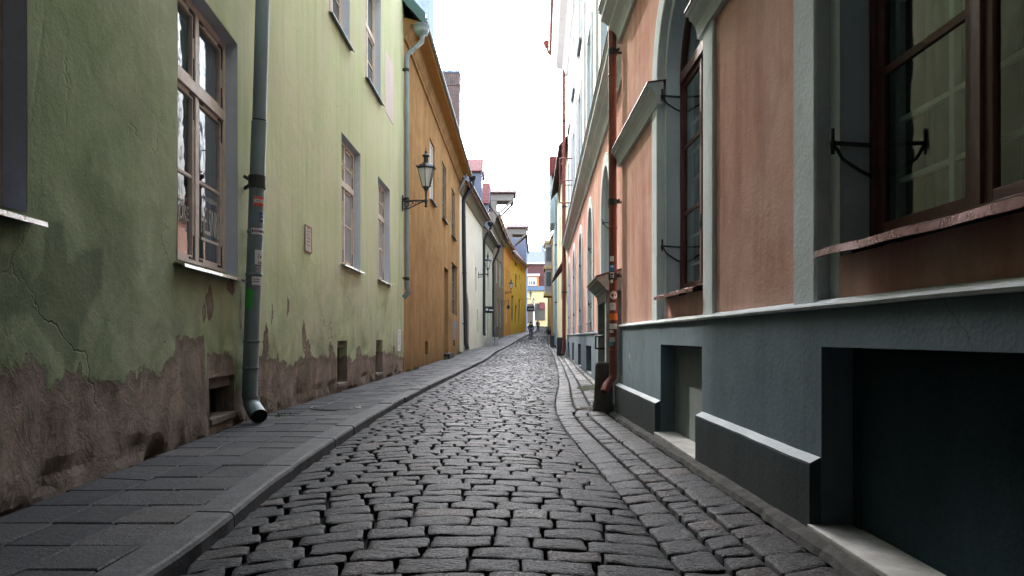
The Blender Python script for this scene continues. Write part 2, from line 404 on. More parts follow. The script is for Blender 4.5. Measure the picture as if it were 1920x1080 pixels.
def m_green():
    s = NT('green_limewash'); w = s.coord(); v = s.coord((1, 1, .12)); a = s.attr('mask')
    c, c2 = (.54, .585, .36), (.42, .47, .285)
    n1 = s.ramp(s.noise(v, 2.4, 9, .66), [(.36, 0), (.66, 1)]); n2 = s.ramp(s.noise(w, .75, 8, .66, .5), [(.38, 0), (.64, 1)])
    col = s.mix(s.math('MULTIPLY', n1, .8), c, c2)
    col = s.mix(s.math('MULTIPLY', n2, .55), col, (.60, .555, .44))
    v3 = s.coord((2.2, 2.2, .09)); st = s.ramp(s.noise(v3, 3.2, 8, .6), [(.56, 0), (.78, 1)])
    col = s.mix(s.math('MULTIPLY', st, .35), col, (.20, .22, .15))
    # grime creeping up from the foot, heavier near to paint in shade
    gr = s.math('MULTIPLY', a[2], s.ramp(s.noise(w, 1.9, 8, .62, .8), [(.3, .1), (.65, 1)]))
    col = s.mix(s.math('MULTIPLY', gr, .88), col, (.066, .098, .052))
    col = s.mix(s.math('SUBTRACT', 1, a[3]), col, (.072, .122, .062))  # near-end shade painted into the wall colour
    # over-painted darker patches
    dk = s.math('ADD', a[1], s.math('MULTIPLY', s.math('SUBTRACT', s.noise(s.coord((1, 1, .5)), 5, 6, .6), .5), .5))
    dkm = s.ramp(dk, [(.44, 0), (.54, 1)])
    col = s.mix(s.math('MULTIPLY', dkm, .5), col, (.085, .10, .075))
    # lost plaster
    e = s.math('ADD', s.math('MULTIPLY', s.math('SUBTRACT', s.noise(w, 2.6, 10, .66, .4), .5), .30), s.math('MULTIPLY', s.math('SUBTRACT', s.noise(w, 11, 6, .6), .5), .07))
    m0 = s.math('ADD', a[0], e)
    lost = s.ramp(m0, [(.492, 0), (.503, 1)])
    edge = s.ramp(m0, [(.485, 0), (.499, 1), (.52, 1), (.56, 0)])
    b1 = s.mix(s.ramp(s.noise(w, 1.8, 9, .66, .6), [(.3, 0), (.7, 1)]), (.29, .23, .19), (.155, .13, .11))
    b1 = s.mix(s.ramp(s.noise(s.coord((1, 1, .4)), 4.2, 8, .62), [(.5, 0), (.76, 1)]), b1, (.38, .295, .24))
    b1 = s.mix(s.math('MULTIPLY', s.ramp(s.noise(w, 3.1, 9, .7, 1.2), [(.55, 0), (.72, 1)]), .45), b1, (.10, .088, .075))
    low = s.math('MULTIPLY', s.ramp(m0, [(.62, 0), (.98, 1)]), .55)
    b1 = s.mix(low, b1, (.10, .092, .082))
    col = s.mix(lost, col, b1)
    col = s.mix(s.math('MULTIPLY', edge, .35), col, (.07, .06, .05))
    ck = s.cracks(w, .55, .007)
    col = s.mix(s.math('MULTIPLY', ck, .32), col, (.06, .065, .045))
    fine = s.noise(w, 110, 3, .65)
    col = s.mix(.25, col, s.ramp(fine, [(.2, .1), (.8, .9)]), 'SOFT_LIGHT')
    deep = s.ramp(s.noise(w, 3.1, 9, .7, 1.2), [(.52, 1), (.6, 0)])
    rough_h = s.math('MULTIPLY', lost, s.math('ADD', s.math('MULTIPLY', s.noise(w, 9, 8, .68), 1.7), s.math('MULTIPLY', deep, .8)))
    h = s.math('ADD', s.math('ADD', s.math('MULTIPLY', s.noise(w, 48, 4, .6), .32), s.math('MULTIPLY', s.noise(w, 5, 5, .6), .8)),
               s.math('SUBTRACT', rough_h, s.math('ADD', s.math('MULTIPLY', lost, 1.9), ck)))
    s.bsdf(col, .92, 0, s.bump(h, .55, .018), 0)
    return s.m
def m_pink():
    s = NT('pink_limewash'); w = s.coord(); v = s.coord((1, 1, .13))
    n1 = s.ramp(s.noise(v, 3.0, 9, .66), [(.38, 0), (.62, 1)]); n2 = s.ramp(s.noise(w, .9, 8, .66, .5), [(.4, 0), (.62, 1)])
    col = s.mix(s.math('MULTIPLY', n1, .75), (.63, .375, .31), (.405, .215, .172))
    col = s.mix(s.math('MULTIPLY', n2, .45), col, (.76, .56, .49))
    col = s.mix(s.math('MULTIPLY', s.ramp(s.noise(w, 1.7, 9, .68, .8), [(.5, 0), (.75, 1)]), .4), col, (.33, .20, .155))
    h = s.math('ADD', s.math('MULTIPLY', s.noise(w, 50, 4, .62), 1), s.math('MULTIPLY', s.noise(w, 3.5, 6, .62), 1.6))
    s.bsdf(col, .92, 0, s.bump(h, .26, .014), 0); return s.m
def m_plinth(name, c, dirt):
    s = NT(name); w = s.coord(); v = s.coord((1, 1, .2))
    col = s.mix(s.ramp(s.noise(v, 2.5, 9, .64), [(.3, 0), (.72, 1)]), c, mul(c, .72))
    col = s.mix(s.math('MULTIPLY', s.ramp(s.noise(w, 1.2, 9, .66, .6), [(.46, 0), (.72, 1)]), .5), col, (c[0] * 1.25, c[1] * 1.18, c[2] * 1.05))
    col = s.mix(s.math('MULTIPLY', s.ramp(s.noise(w, 3.7, 8, .66), [(.56, 0), (.72, 1)]), dirt), col, (.075, .075, .07))
    # small pale scars where the paint has gone
    vo = s.voro(w, 1.15); sc_ = s.math('ADD', vo.outputs['Distance'], s.math('MULTIPLY', s.noise(w, 14, 5), .12))
    col = s.mix(s.math('MULTIPLY', s.ramp(sc_, [(.115, 1), (.135, 0)]), .75), col, (.40, .38, .33))
    z = s.zc(); spl = s.math('MULTIPLY', s.ramp(z, [(.0, 1), (.55, 0)]), s.ramp(s.noise(w, 5, 8, .68), [(.3, .15), (.7, 1)]))
    col = s.mix(s.math('MULTIPLY', spl, .55), col, (.085, .08, .072))
    drip = s.ramp(s.noise(s.coord((3, 3, .15)), 2.2, 7, .62), [(.56, 0), (.7, 1)])
    col = s.mix(s.math('MULTIPLY', drip, .35), col, mul(c, .45))
    col = s.mix(s.math('MULTIPLY', s.cracks(w, .9, .010, (.58, .66)), .5), col, (.025, .028, .03))
    h = s.math('ADD', s.math('MULTIPLY', s.noise(w, 42, 5, .62), 1.2), s.math('MULTIPLY', s.noise(w, 3.5, 6, .62), 1.8))
    s.bsdf(col, .8, 0, s.bump(h, .22, .012), .08); return s.m
def m_lampglass():
    s = NT('lamp_glass'); b = s.bsdf(s.mix(s.noise(s.coord(), 5), (.85, .87, .84), (.7, .72, .68)), .25, 0, None, .5)
    b.inputs['Transmission Weight'].default_value = .45; return s.m
def m_curtain():
    s = NT('curtain_cloth'); w = s.coord()
    wv = s.n('ShaderNodeTexWave', wave_type='BANDS', bands_direction='Y'); s.l(w, wv.inputs[0]); wv.inputs['Scale'].default_value = 2.2; wv.inputs['Distortion'].default_value = 2.5
    s.bsdf(s.mix(wv.outputs['Fac'], (.035, .075, .078), (.075, .125, .122)), .9, 0, s.bump(wv.outputs['Fac'], .5, .05), .1); return s.m

M = dict(
    sett=m_sett(), slab=m_slab(), soil=m_soil(), green=m_green(), pink=m_pink(),
    kerb=plain('kerb_granite', (.036, .039, .042), .7, 0, .55, 9, .7, .2),
    reveal=plaster('grey_reveal_paint', (.57, .62, .69), (.47, .52, .59), .5, 40, .25, .35, (.15, .14, .13), .25),
    trim=plaster('pale_grey_trim', (.70, .76, .78), (.55, .61, .635), .55, 50, .35, .4, (.2, .2, .19), .3),
    revealw=plaster('white_reveal_paint', (.64, .76, .84), (.54, .66, .75), .4, 45, .35, .35, (.22, .21, .2), .2),
    plinth=m_plinth('plinth_paint', (.155, .212, .255), .4), dado=m_plinth('plinth_foot_paint', (.064, .082, .095), .7),
    cap=plaster('worn_lit_ledge', (.56, .59, .61), (.36, .40, .42), .5, 60, .4, .4, (.2, .2, .19), .3),  # ledge wear, with light painted into its pale base colour
    niche=plaster('niche_board_paint', (.27, .30, .30), (.20, .225, .23), .5, 50, .3, .4), nicheshade=plaster('shade_painted_niche_board', (.042, .066, .080), (.028, .045, .056), .5, 30, .3, .4),  # second colour paints the near recess's shade into its board
    conc=plain('worn_concrete', (.42, .41, .39), .9, 0, .5, 6, .6, .2),
    frame=plain('beige_window_paint', (.70, .585, .50), .6, 0, .3, 12, .15),
    framered=plain('oxblood_window_paint', (.105, .032, .024), .5, 0, .4, 14, .25),
    framew=plain('white_window_paint', (.66, .65, .62), .6, 0, .2, 12, .1),
    framed=plain('dark_brown_window_paint', (.10, .07, .05), .6, 0, .3, 12, .1),
    iron=plain('wrought_iron', (.028, .032, .032), .55, .3, .4, 20, .4),
    zinc=plain('weathered_zinc', (.20, .25, .265), .5, .5, .35, 4, .15, .5, (1, 1, .3)),
    zincd=plain('dark_painted_pipe', (.15, .205, .215), .6, .1, .5, 3, .2, .5, (1, 1, .3)),
    tin=plain('bright_tin', (.66, .66, .66), .30, .85, .25, 5, .25),
    greenmetal=plain('green_sheet_metal', (.06, .12, .115), .45, .3, .35, 3, .1),
    blackpipe=plain('black_painted_pipe', (.012, .017, .022), .4, .3, .4, 4, .15),
    redpipe=plain('rust_red_pipe', (.19, .045, .026), .45, .15, .45, 4, .15, .5, (1, 1, .3)),
    redtin=plain('dark_red_sheet', (.085, .025, .022), .45, .2, .4, 6, .25),
    dark=plain('dark_room', (.012, .014, .016), .9, 0, .3),
    glass=glass_thin('window_glass', (.66, .82, .82), .40, .10),
    glassd=plain('dark_window_glass', (.05, .06, .065), .12, 0, .3, 3, .02, .9),
    glassp=plain('curtained_window_glass', (.40, .43, .43), .15, 0, .35, 2, .02, .9),
    glassw=glass_thin('reflecting_window_glass', (.80, .86, .88), .45, .045, 3.0), greyblind=plain('grey_drape', (.20, .225, .25), .9, 0, .3, 3),
    curtain=m_curtain(), lampglass=m_lampglass(),
    mortar=plain('old_mortar', (.075, .074, .070), .95, 0, .6, 9, .9, .1),
    stone=plain('rough_limestone', (.20, .17, .14), .95, 0, .55, 7, .9, .15),
    stoned=plain('mossy_dark_stone', (.050, .045, .038), .95, 0, .55, 8, .9, .15),
    wood=plain('weathered_boards', (0.240, 0.212, 0.168), .85, 0, .45, 6, .4, .2, (1, 1, .3)),
    woodd=plain('old_grey_timber', (.22, .20, .17), .85, 0, .45, 6, .4, .2),
    orange=plaster('ochre_orange_plaster', (.375, .235, .115), (.27, .165, .078), .85, 45, .45, .75, (.15, .095, .05), .7, .92, .6),
    soffit=plaster('ochre_soffit', (.40, .225, .08), (.30, .16, .06), .4, 30, .2, .3),
    white=plaster('white_limewash', (.70, .665, .57), (.58, .545, .455), .6, 40, .35, .4, (.4, .37, .32), .35),
    cream=plaster('cream_limewash', (0.576, 0.536, 0.416), (0.464, 0.424, 0.320), .6, 40, .3, .4, (.32, .29, .23), .35),
    umber=plaster('umber_brown_plaster', (0.210, 0.164, 0.112), (0.154, 0.119, 0.081), .6, 40, .3, .4, (.12, .1, .08), .35),
    orange2=plaster('bright_orange_plaster', (0.600, 0.309, 0.085), (0.488, 0.235, 0.066), .6, 40, .3, .4, (.3, .2, .1), .3),
    yellow=plaster('mustard_yellow_plaster', (0.605, 0.420, 0.078), (0.488, 0.321, 0.058), .65, 40, .3, .5, (.25, .2, .1), .4),
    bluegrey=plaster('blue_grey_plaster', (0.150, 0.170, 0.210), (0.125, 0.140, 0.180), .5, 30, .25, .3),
    tower=plaster('pale_blue_limewash', (.21, .24, .29), (.14, .165, .21), .6, 12, .5, .6, (.28, .32, .4), .5),
    straw=plaster('pale_straw_plaster', (0.540, 0.495, 0.330), (0.450, 0.413, 0.270), .5, 40, .25, .3),
    mint=plaster('pale_mint_plaster', (0.392, 0.448, 0.406), (0.322, 0.371, 0.336), .5, 40, .25, .3),
    bay=plaster('grey_bay_plaster', (.34, .31, .27), (.27, .245, .21), .4, 40, .25, .3),
    sandy=plaster('sandy_yellow_plaster', (0.476, 0.350, 0.175), (0.392, 0.280, 0.133), .5, 40, .25, .3),
    butter=plaster('butter_yellow_plaster', (0.518, 0.420, 0.224), (0.448, 0.357, 0.182), .4, 40, .2, .3),
    hall=plaster('upper_white_plaster', (.76, .76, .74), (.66, .67, .66), .6, 45, .35, .4, (.45, .44, .42), .3),
    roofred=tiles('red_clay_tiles', (0.180, 0.039, 0.030), (0.078, 0.018, 0.017)),
    roofdark=tiles('dark_clay_tiles', (.085, .04, .038), (.04, .02, .022)),
    roofgrey=plain('grey_sheet_roof', (0.120, 0.130, 0.140), .85, 0, .3, 2, .1),
    shingle=plain('dark_red_brown_cladding', (.075, .028, .026), .8, 0, .4, 10, .4, .2, (1, 1, .3)),
    brick=bricks('added_chimney_brick', (.085, .045, .034), (.055, .036, .030), (.11, .10, .09)),
    brick2=bricks('arch_brick', (.22, .17, .14), (.17, .13, .11), (.28, .26, .23)),
    paper=plain('white_sticker', (.72, .71, .70), .6, 0, .15), red=plain('red_sticker', (.55, .05, .04), .5, 0, .2),
    pinkst=plain('pink_print', (.60, .10, .22), .5, 0, .1), black=plain('black_print', (.012, .012, .012), .6, 0, .2),
    blue=plain('blue_sticker', (.03, .20, .45), .5, 0, .3), navy=plain('navy_sticker', (.03, .05, .12), .5, 0, .3),
    orangest=plain('orange_sticker', (.75, .20, .02), .5, 0, .3), spray=plain('green_spray_paint', (.03, .40, .06), .5, 0, .3),
    teal=plain('teal_sticker', (.05, .35, .40), .5, 0, .3),
    etch=plain('white_window_lettering', (.78, .78, .76), .6, 0, .1), ghost=plain('faint_window_lettering', (.50, .45, .42), .7, 0, .1),
    grass=plain('grass_blade', (.07, .13, .025), .7, 0, .5, 30), moss=plain('dry_moss', (.030, .036, .012), .95, 0, .5, 12, .9, .1),
    skin=plain('skin', (.45, .28, .21), .55, 0, .1), hair=plain('dark_hair', (.03, .022, .018), .6, 0, .3),
    jacketd=plain('dark_jacket', (.018, .02, .026), .8, 0, .3), jeans=plain('blue_jeans', (.03, .045, .085), .85, 0, .3),
    jacketp=plain('plum_jacket', (.085, .02, .04), .8, 0, .3), trousers=plain('black_trousers', (.014, .014, .017), .85, 0, .3),
    shoe=plain('dark_shoe', (.02, .018, .017), .6, 0, .2), awning=plain('dark_red_awning', (.11, .02, .02), .8, 0, .3),
    sunfl=plain('orange_dormer_paint', (0.462, 0.168, 0.035), .8, 0, .2), bluetin=plain('blue_grey_sheet', (0.100, 0.140, 0.190), .8, 0, .3),
)

# ------------------------------------------------------------------ road of setts
def sett_grid(c):
    """template of one rounded stone: (a, b, r, bottom flag) and its faces"""
    n = len(c); T = []
    for i in range(n):
        for j in range(n):
            a, b = c[i], c[j]
            bot = i in (0, n - 1) or j in (0, n - 1)
            r = max(abs(a), abs(b)); p = 11.
            if r > 0:
                k = r / ((abs(a) ** p + abs(b) ** p) ** (1 / p)); a, b = a * k, b * k
            T.append((a, b, r, 1.0 if bot else 0.0))
    Q = [(i * n + j, (i + 1) * n + j, (i + 1) * n + j + 1, i * n + j + 1) for i in range(n - 1) for j in range(n - 1)]
    return np.array(T), np.array(Q)
TG = [sett_grid([-1, -1, -.95, -.84, -.5, 0, .5, .84, .95, 1, 1]), sett_grid([-1, -.98, -.84, 0, .84, .98, 1]), sett_grid([-1, -.94, 0, .94, 1])]
class Stones:
    def __init__(s): s.V = []; s.Fq = []; s.A = []; s.n = 0
    def stone(s, cx, cy, w, l, ang, zf, lod, tone, dome=.012, tilt=.012, worn=0.):
        T, Q = TG[lod]; a, b, r, bot = T.T
        ph = rng.uniform(0, 6.28, 6)
        # wavy outline so that no two stones match
        th = np.arctan2(b, a); wob = 1 + .016 * np.sin(2 * th + ph[0]) + .018 * np.sin(3 * th + ph[1]) + .014 * np.sin(5 * th + ph[2])
        lx = a * w / 2 * wob; ly = b * l / 2 * wob * (1 + .10 * math.sin(ph[3]) * a)
        x = cx + lx * math.cos(ang) - ly * math.sin(ang); y = cy + lx * math.sin(ang) + ly * math.cos(ang)
        edge = np.clip((r - .78) / .22, 0, 1)
        z0 = zf(cx, cy); sx = zf(cx + .15, cy) - zf(cx - .15, cy)
        t = rng.normal(0, 1, 3)
        zz = z0 + (x - cx) * sx / .3 - dome * (r ** 2 * .22 + .95 * edge ** 2.2) + tilt * .35 * (t[0] * a + t[1] * b) + tilt * .5 * t[2]
        zz += .0035 * np.sin(a * 3.1 + ph[4]) * np.cos(b * 2.7 + ph[5]) + .002 * np.sin(a * 7 + b * 5 + ph[2])
        zz -= bot * .075
        s.V.append(np.stack([x, y, zz], 1)); s.Fq.append(Q + s.n); s.n += len(T)
        s.A.append(np.stack([np.full(len(T), tone), np.clip(edge ** 3 * .75 + bot + worn, 0, 1), np.zeros(len(T)), np.ones(len(T))], 1))
    def build(s, name, mat):
        V = np.concatenate(s.V); Q = np.concatenate(s.Fq); A = np.concatenate(s.A)
        me = bpy.data.meshes.new(name); me.from_pydata(V.tolist(), [], Q.tolist()); me.materials.append(mat)
        me.polygons.foreach_set('use_smooth', [True] * len(Q))
        at = me.color_attributes.new('mask', 'FLOAT_COLOR', 'POINT'); at.data.foreach_set('color', A.astype(np.float32).ravel())
        me.update(); o = bpy.data.objects.new(name, me); COL.objects.link(o); return o
def lod_of(y): return 0 if y < 8 else (1 if y < 26 else 2)

S = Stones(); y = 0.6
while y < 134:
    ln = random.uniform(.155, .200) * (1 if y < 40 else 1.2)
    a, b = xk(y) + .02, xg(y)
    x = a + random.uniform(-.1, .0) + .0
    while x < b + .05:
        w = random.choice((random.uniform(.19, .25), random.uniform(.25, .33), random.uniform(.27, .37)))
        if y > 40: w *= 1.25
        if b - x - w < .14: w = b - x
        if w < .1: break
        cx = x + w / 2
        # the courses bow away from the camera: both sides lag behind the crown
        t = cx - (a + b) / 2 - .25
        bow = (-.15 if t < 0 else -.04) * t * t
        ang = math.atan((-.30 if t < 0 else -.08) * t) * .9 + random.gauss(0, .012)
        cy = y + bow + ln / 2 + random.gauss(0, .004)
        if xk(cy) - .1 < cx:
            S.stone(cx, cy, w - random.uniform(.012, .026), ln - random.uniform(.013, .027), ang, zroad, lod_of(y),
                    min(1, max(0, random.gauss(.42, .30))), random.uniform(.005, .009), .005)
        x += w
    y += ln
road = struct(S.build('road', M['sett']))

S = Stones()
cols = [(.0, .235), (.25, .43), (.455, .70)]                       # courses laid along the wall, from the road edge outwards
for ci, (fa, fb) in enumerate(cols):
    y = .8 + ci * .07
    while y < 60:
        ln = random.uniform(.12, .20) if ci == 1 else random.uniform(.17, .34)
        if y > 10: ln *= 1.2
        g0, w0 = xg(y), xr(y); k = max(.8, w0 - g0) / .86
        x0, x1 = g0 + fa * k, g0 + fb * k
        pass
        sl = (xg(y + .5) - xg(y - .5))
        S.stone((x0 + x1) / 2, y + ln / 2, x1 - x0 - .012, ln - .014, math.atan(-sl) * .6 + random.gauss(0, .015), zroad, lod_of(y),
                min(1, max(0, random.gauss(.66 if ci else .5, .22))), .008, .006)
        y += ln
    if ci == 2:
        y = 11.0
        while y < 40:                                             # the apron widens beyond the step in the wall
            ln = random.uniform(.2, .36); g0, w0 = xg(y), xr(y)
            x = g0 + .73 * max(.8, w0 - g0) / .86
            while x < w0 - .1:
                w = random.uniform(.2, .32); S.stone(x + w / 2, y + ln / 2 + random.gauss(0, .02), w - .012, ln - .014, random.gauss(0, .03), zroad, 1, min(1, max(0, random.gauss(.7, .2))), .008, .012); x += w
            y += ln
apron = struct(S.build('gutter_paving', M['sett']))

# mortar strip closing the joint at the wall foot
mb = MB(); n = 160
for i in range(n + 1):
    yy = .6 + 9.7 * i / n; w1 = .125 + .035 * noise.noise((yy * 2.3, 1, 0)) + .02 * noise.noise((yy * 9, 4, 0))
    for f, dz in ((0, .028), (.5, .014), (.85, .004), (1, -.03)):
        x = xr(yy) - w1 * f; mb.v.append((x, yy, zroad(x, yy) + dz + .010 * noise.noise((yy * 6, f * 3, 2))))
for i in range(n):
    for j in range(3): mb.face((i * 4 + j, i * 4 + j + 1, i * 4 + j + 5, i * 4 + j + 4), 0, False)
struct(mb.build('mortar_strip', M['mortar']))

# bedding of soil under all stones
mb = MB(); ys = [-2 + i * .8 for i in range(172)]; NX = 12
for yy in ys:
    a, b = -6.5 if yy < 30 else xl(yy) - 6, 6.5 if yy < 30 else xr(yy) + 6
    xs = [a, xl(yy) - .1, xl(yy), xk(yy) - .12, xk(yy), xk(yy) + .05, (xk(yy) + xg(yy)) / 2, xg(yy), (xg(yy) + xr(yy)) / 2, xr(yy), xr(yy) + .1, b]
    for i, xx in enumerate(xs):
        z = ground(xx, yy) - .03 if i < 4 else (zroad(min(xx, xr(yy)), yy) - .046)
        mb.v.append((xx, yy, z))
for r in range(len(ys) - 1):
    for c in range(NX - 1):
        i = r * NX + c; mb.face((i, i + 1, i + NX + 1, i + NX), 0, True)
struct(mb.build('joint_bed', M['soil']))
mb = MB(); mb.quad((-900, -900, -.9), (900, -900, -.9), (900, 900, -.9), (-900, 900, -.9)); struct(mb.build('ground', M['soil']))
mb = MB(); mb.quad((-5, -14, -.10), (5, -14, -.10), (5, .75, -.10), (-5, .75, -.10)); struct(mb.build('road_behind', M['slab']))
bpy.data.objects['road_behind'].name = 'paving'

# ------------------------------------------------------------------ kerb and pavement
def clip(poly, p, n):
    """split convex polygon by a line; returns the two halves"""
    A, B = [], []
    for i, q in enumerate(poly):
        r = poly[(i + 1) % len(poly)]
        d1 = (q[0] - p[0]) * n[0] + (q[1] - p[1]) * n[1]; d2 = (r[0] - p[0]) * n[0] + (r[1] - p[1]) * n[1]
        (A if d1 >= 0 else B).append(q)
        if d1 * d2 < 0:
            t = d1 / (d1 - d2); m = (q[0] + (r[0] - q[0]) * t, q[1] + (r[1] - q[1]) * t); A.append(m); B.append(m)
    return [h for h in (A, B) if len(h) > 2]
def inset(poly, k):
    cx = sum(p[0] for p in poly) / len(poly); cy = sum(p[1] for p in poly) / len(poly)
    out = []
    for p in poly:
        L = math.hypot(p[0] - cx, p[1] - cy); f = max(.1, (L - k * 1.35) / L); out.append((cx + (p[0] - cx) * f, cy + (p[1] - cy) * f))
    return out
def slab(mb, at, poly, zf, tone, gap=.007):
    cx = sum(p[0] for p in poly) / len(poly); cy = sum(p[1] for p in poly) / len(poly)
    t1, t2, t3 = random.gauss(0, .006), random.gauss(0, .006), random.gauss(0, .0025)
    z = lambda p: zf(p[0], p[1]) + t1 * (p[0] - cx) + t2 * (p[1] - cy) + t3
    r1, r2 = inset(poly, gap), inset(poly, gap + .008); n = len(poly); o = len(mb.v)
    mb.v += [(p[0], p[1], z(p) - .045) for p in r1] + [(p[0], p[1], z(p) - .007) for p in r1] + [(p[0], p[1], z(p)) for p in r2]
    for k in (0, n):
        for i in range(n): mb.face((o + k + i, o + k + (i + 1) % n, o + k + n + (i + 1) % n, o + k + n + i), 0, False)
    mb.face([o + 2 * n + i for i in range(n)], 0)
    at += [(tone, 0, 0, 1)] * (3 * n)
mb = MB(); at = []; y = .2
while y < 60:
    ln = random.uniform(.30, .46); a = xl(y) + .0; b = xk(y) - .235
    wd = b - a; k = 3
    cuts = [a + wd * f for f in ([0, .46, 1] if k == 2 else [0, .36, .68, 1])]
    for i in range(k):
        j = .02 * (i > 0)
        sk = -.06 * 0
        yy = y + random.uniform(-.03, .03)
        P = [(cuts[i], y), (cuts[i + 1], y), (cuts[i + 1], y + ln), (cuts[i], y + ln)]
        polys = [P]
        if y < 26 and random.random() < .10:
            for rep in range(random.choice((1, 1, 2))):
                nn = random.uniform(0, 6.28); c = (random.uniform(P[0][0] + .1, P[1][0] - .1), y + random.uniform(.1, .9) * ln)
                polys = [h for q in polys for h in clip(q, c, (math.cos(nn), math.sin(nn)))]
        if not (10.4 < y + ln / 2 < 11.5 and i == k - 1 and False):
            tn = min(1, max(0, random.gauss(.45, .3)))
            for q in polys: slab(mb, at, q, lambda X, Y: ground(X, Y), tn + random.uniform(-.05, .05), random.uniform(.003, .006))
    y += ln
while y < 132:
    ln = 1.4; slab(mb, at, [(xl(y), y), (xk(y) - .22, y), (xk(y + ln) - .22, y + ln), (xl(y + ln), y + ln)], lambda X, Y: ground(X, Y), random.random(), .004); y += ln
struct(mb.build('pavement', M['slab'], attr=at, recalc=False))

mb = MB(); y = .1
while y < 132:
    ln = random.uniform(.9, 1.5); dx = random.gauss(0, .008); dz = random.gauss(0, .006); k = max(2, int(ln / .12) if y < 24 else 2)
    prof = [(-.225, -.05), (-.225, .000), (-.215, .010), (-.03, .010), (-.008, .004), (.004, -.014), (.012, -.2)]
    o = len(mb.v); n = len(prof)
    for i in range(k + 1):
        yy = y + .005 + (ln - .01) * i / k; X = xk(yy); G = ground(X, yy); w = random.gauss(0, .0035) if 0 < i < k else -.004
        for j, (px_, pz) in enumerate(prof):
            mb.v.append((X + px_ + dx + (w if j > 3 else 0), yy, G + pz + dz + (w * .8 if 2 < j < 6 else 0)))
    for i in range(k):
        for j in range(n - 1): mb.face((o + i * n + j, o + i * n + j + 1, o + (i + 1) * n + j + 1, o + (i + 1) * n + j), 0, False)
    mb.face([o + j for j in range(n)]); mb.face([o + k * n + j for j in range(n)])
    y += ln
struct(mb.build('kerb', M['kerb']))
# ------------------------------------------------------------------ windows
def arch_sweep(mb, fac, c, zb, zs, prof, n=20, m=0, a0=0, legs=True, smooth=False):
    """closed profile of (radius, depth) swept up one leg, round the arch and down the other"""
    st = []
    if legs: st.append((1, 0, zb, 0))
    for i in range(n + 1):
        an = math.pi * i / n; st.append((math.cos(an), math.sin(an), zs, 1))
    if legs: st.append((-1, 0, zb, 0))
    o = len(mb.v); k = len(prof)
    for ca, sa, z, f in st:
        for r, d in prof: mb.v.append(fac.P(c + r * ca, z + r * sa, d))
    for i in range(len(st) - 1):
        for j in range(k): mb.face((o + i * k + j, o + i * k + (j + 1) % k, o + (i + 1) * k + (j + 1) % k, o + (i + 1) * k + j), m, smooth)
    mb.face([o + j for j in range(k)], m); mb.face([o + (len(st) - 1) * k + j for j in range(k)], m)

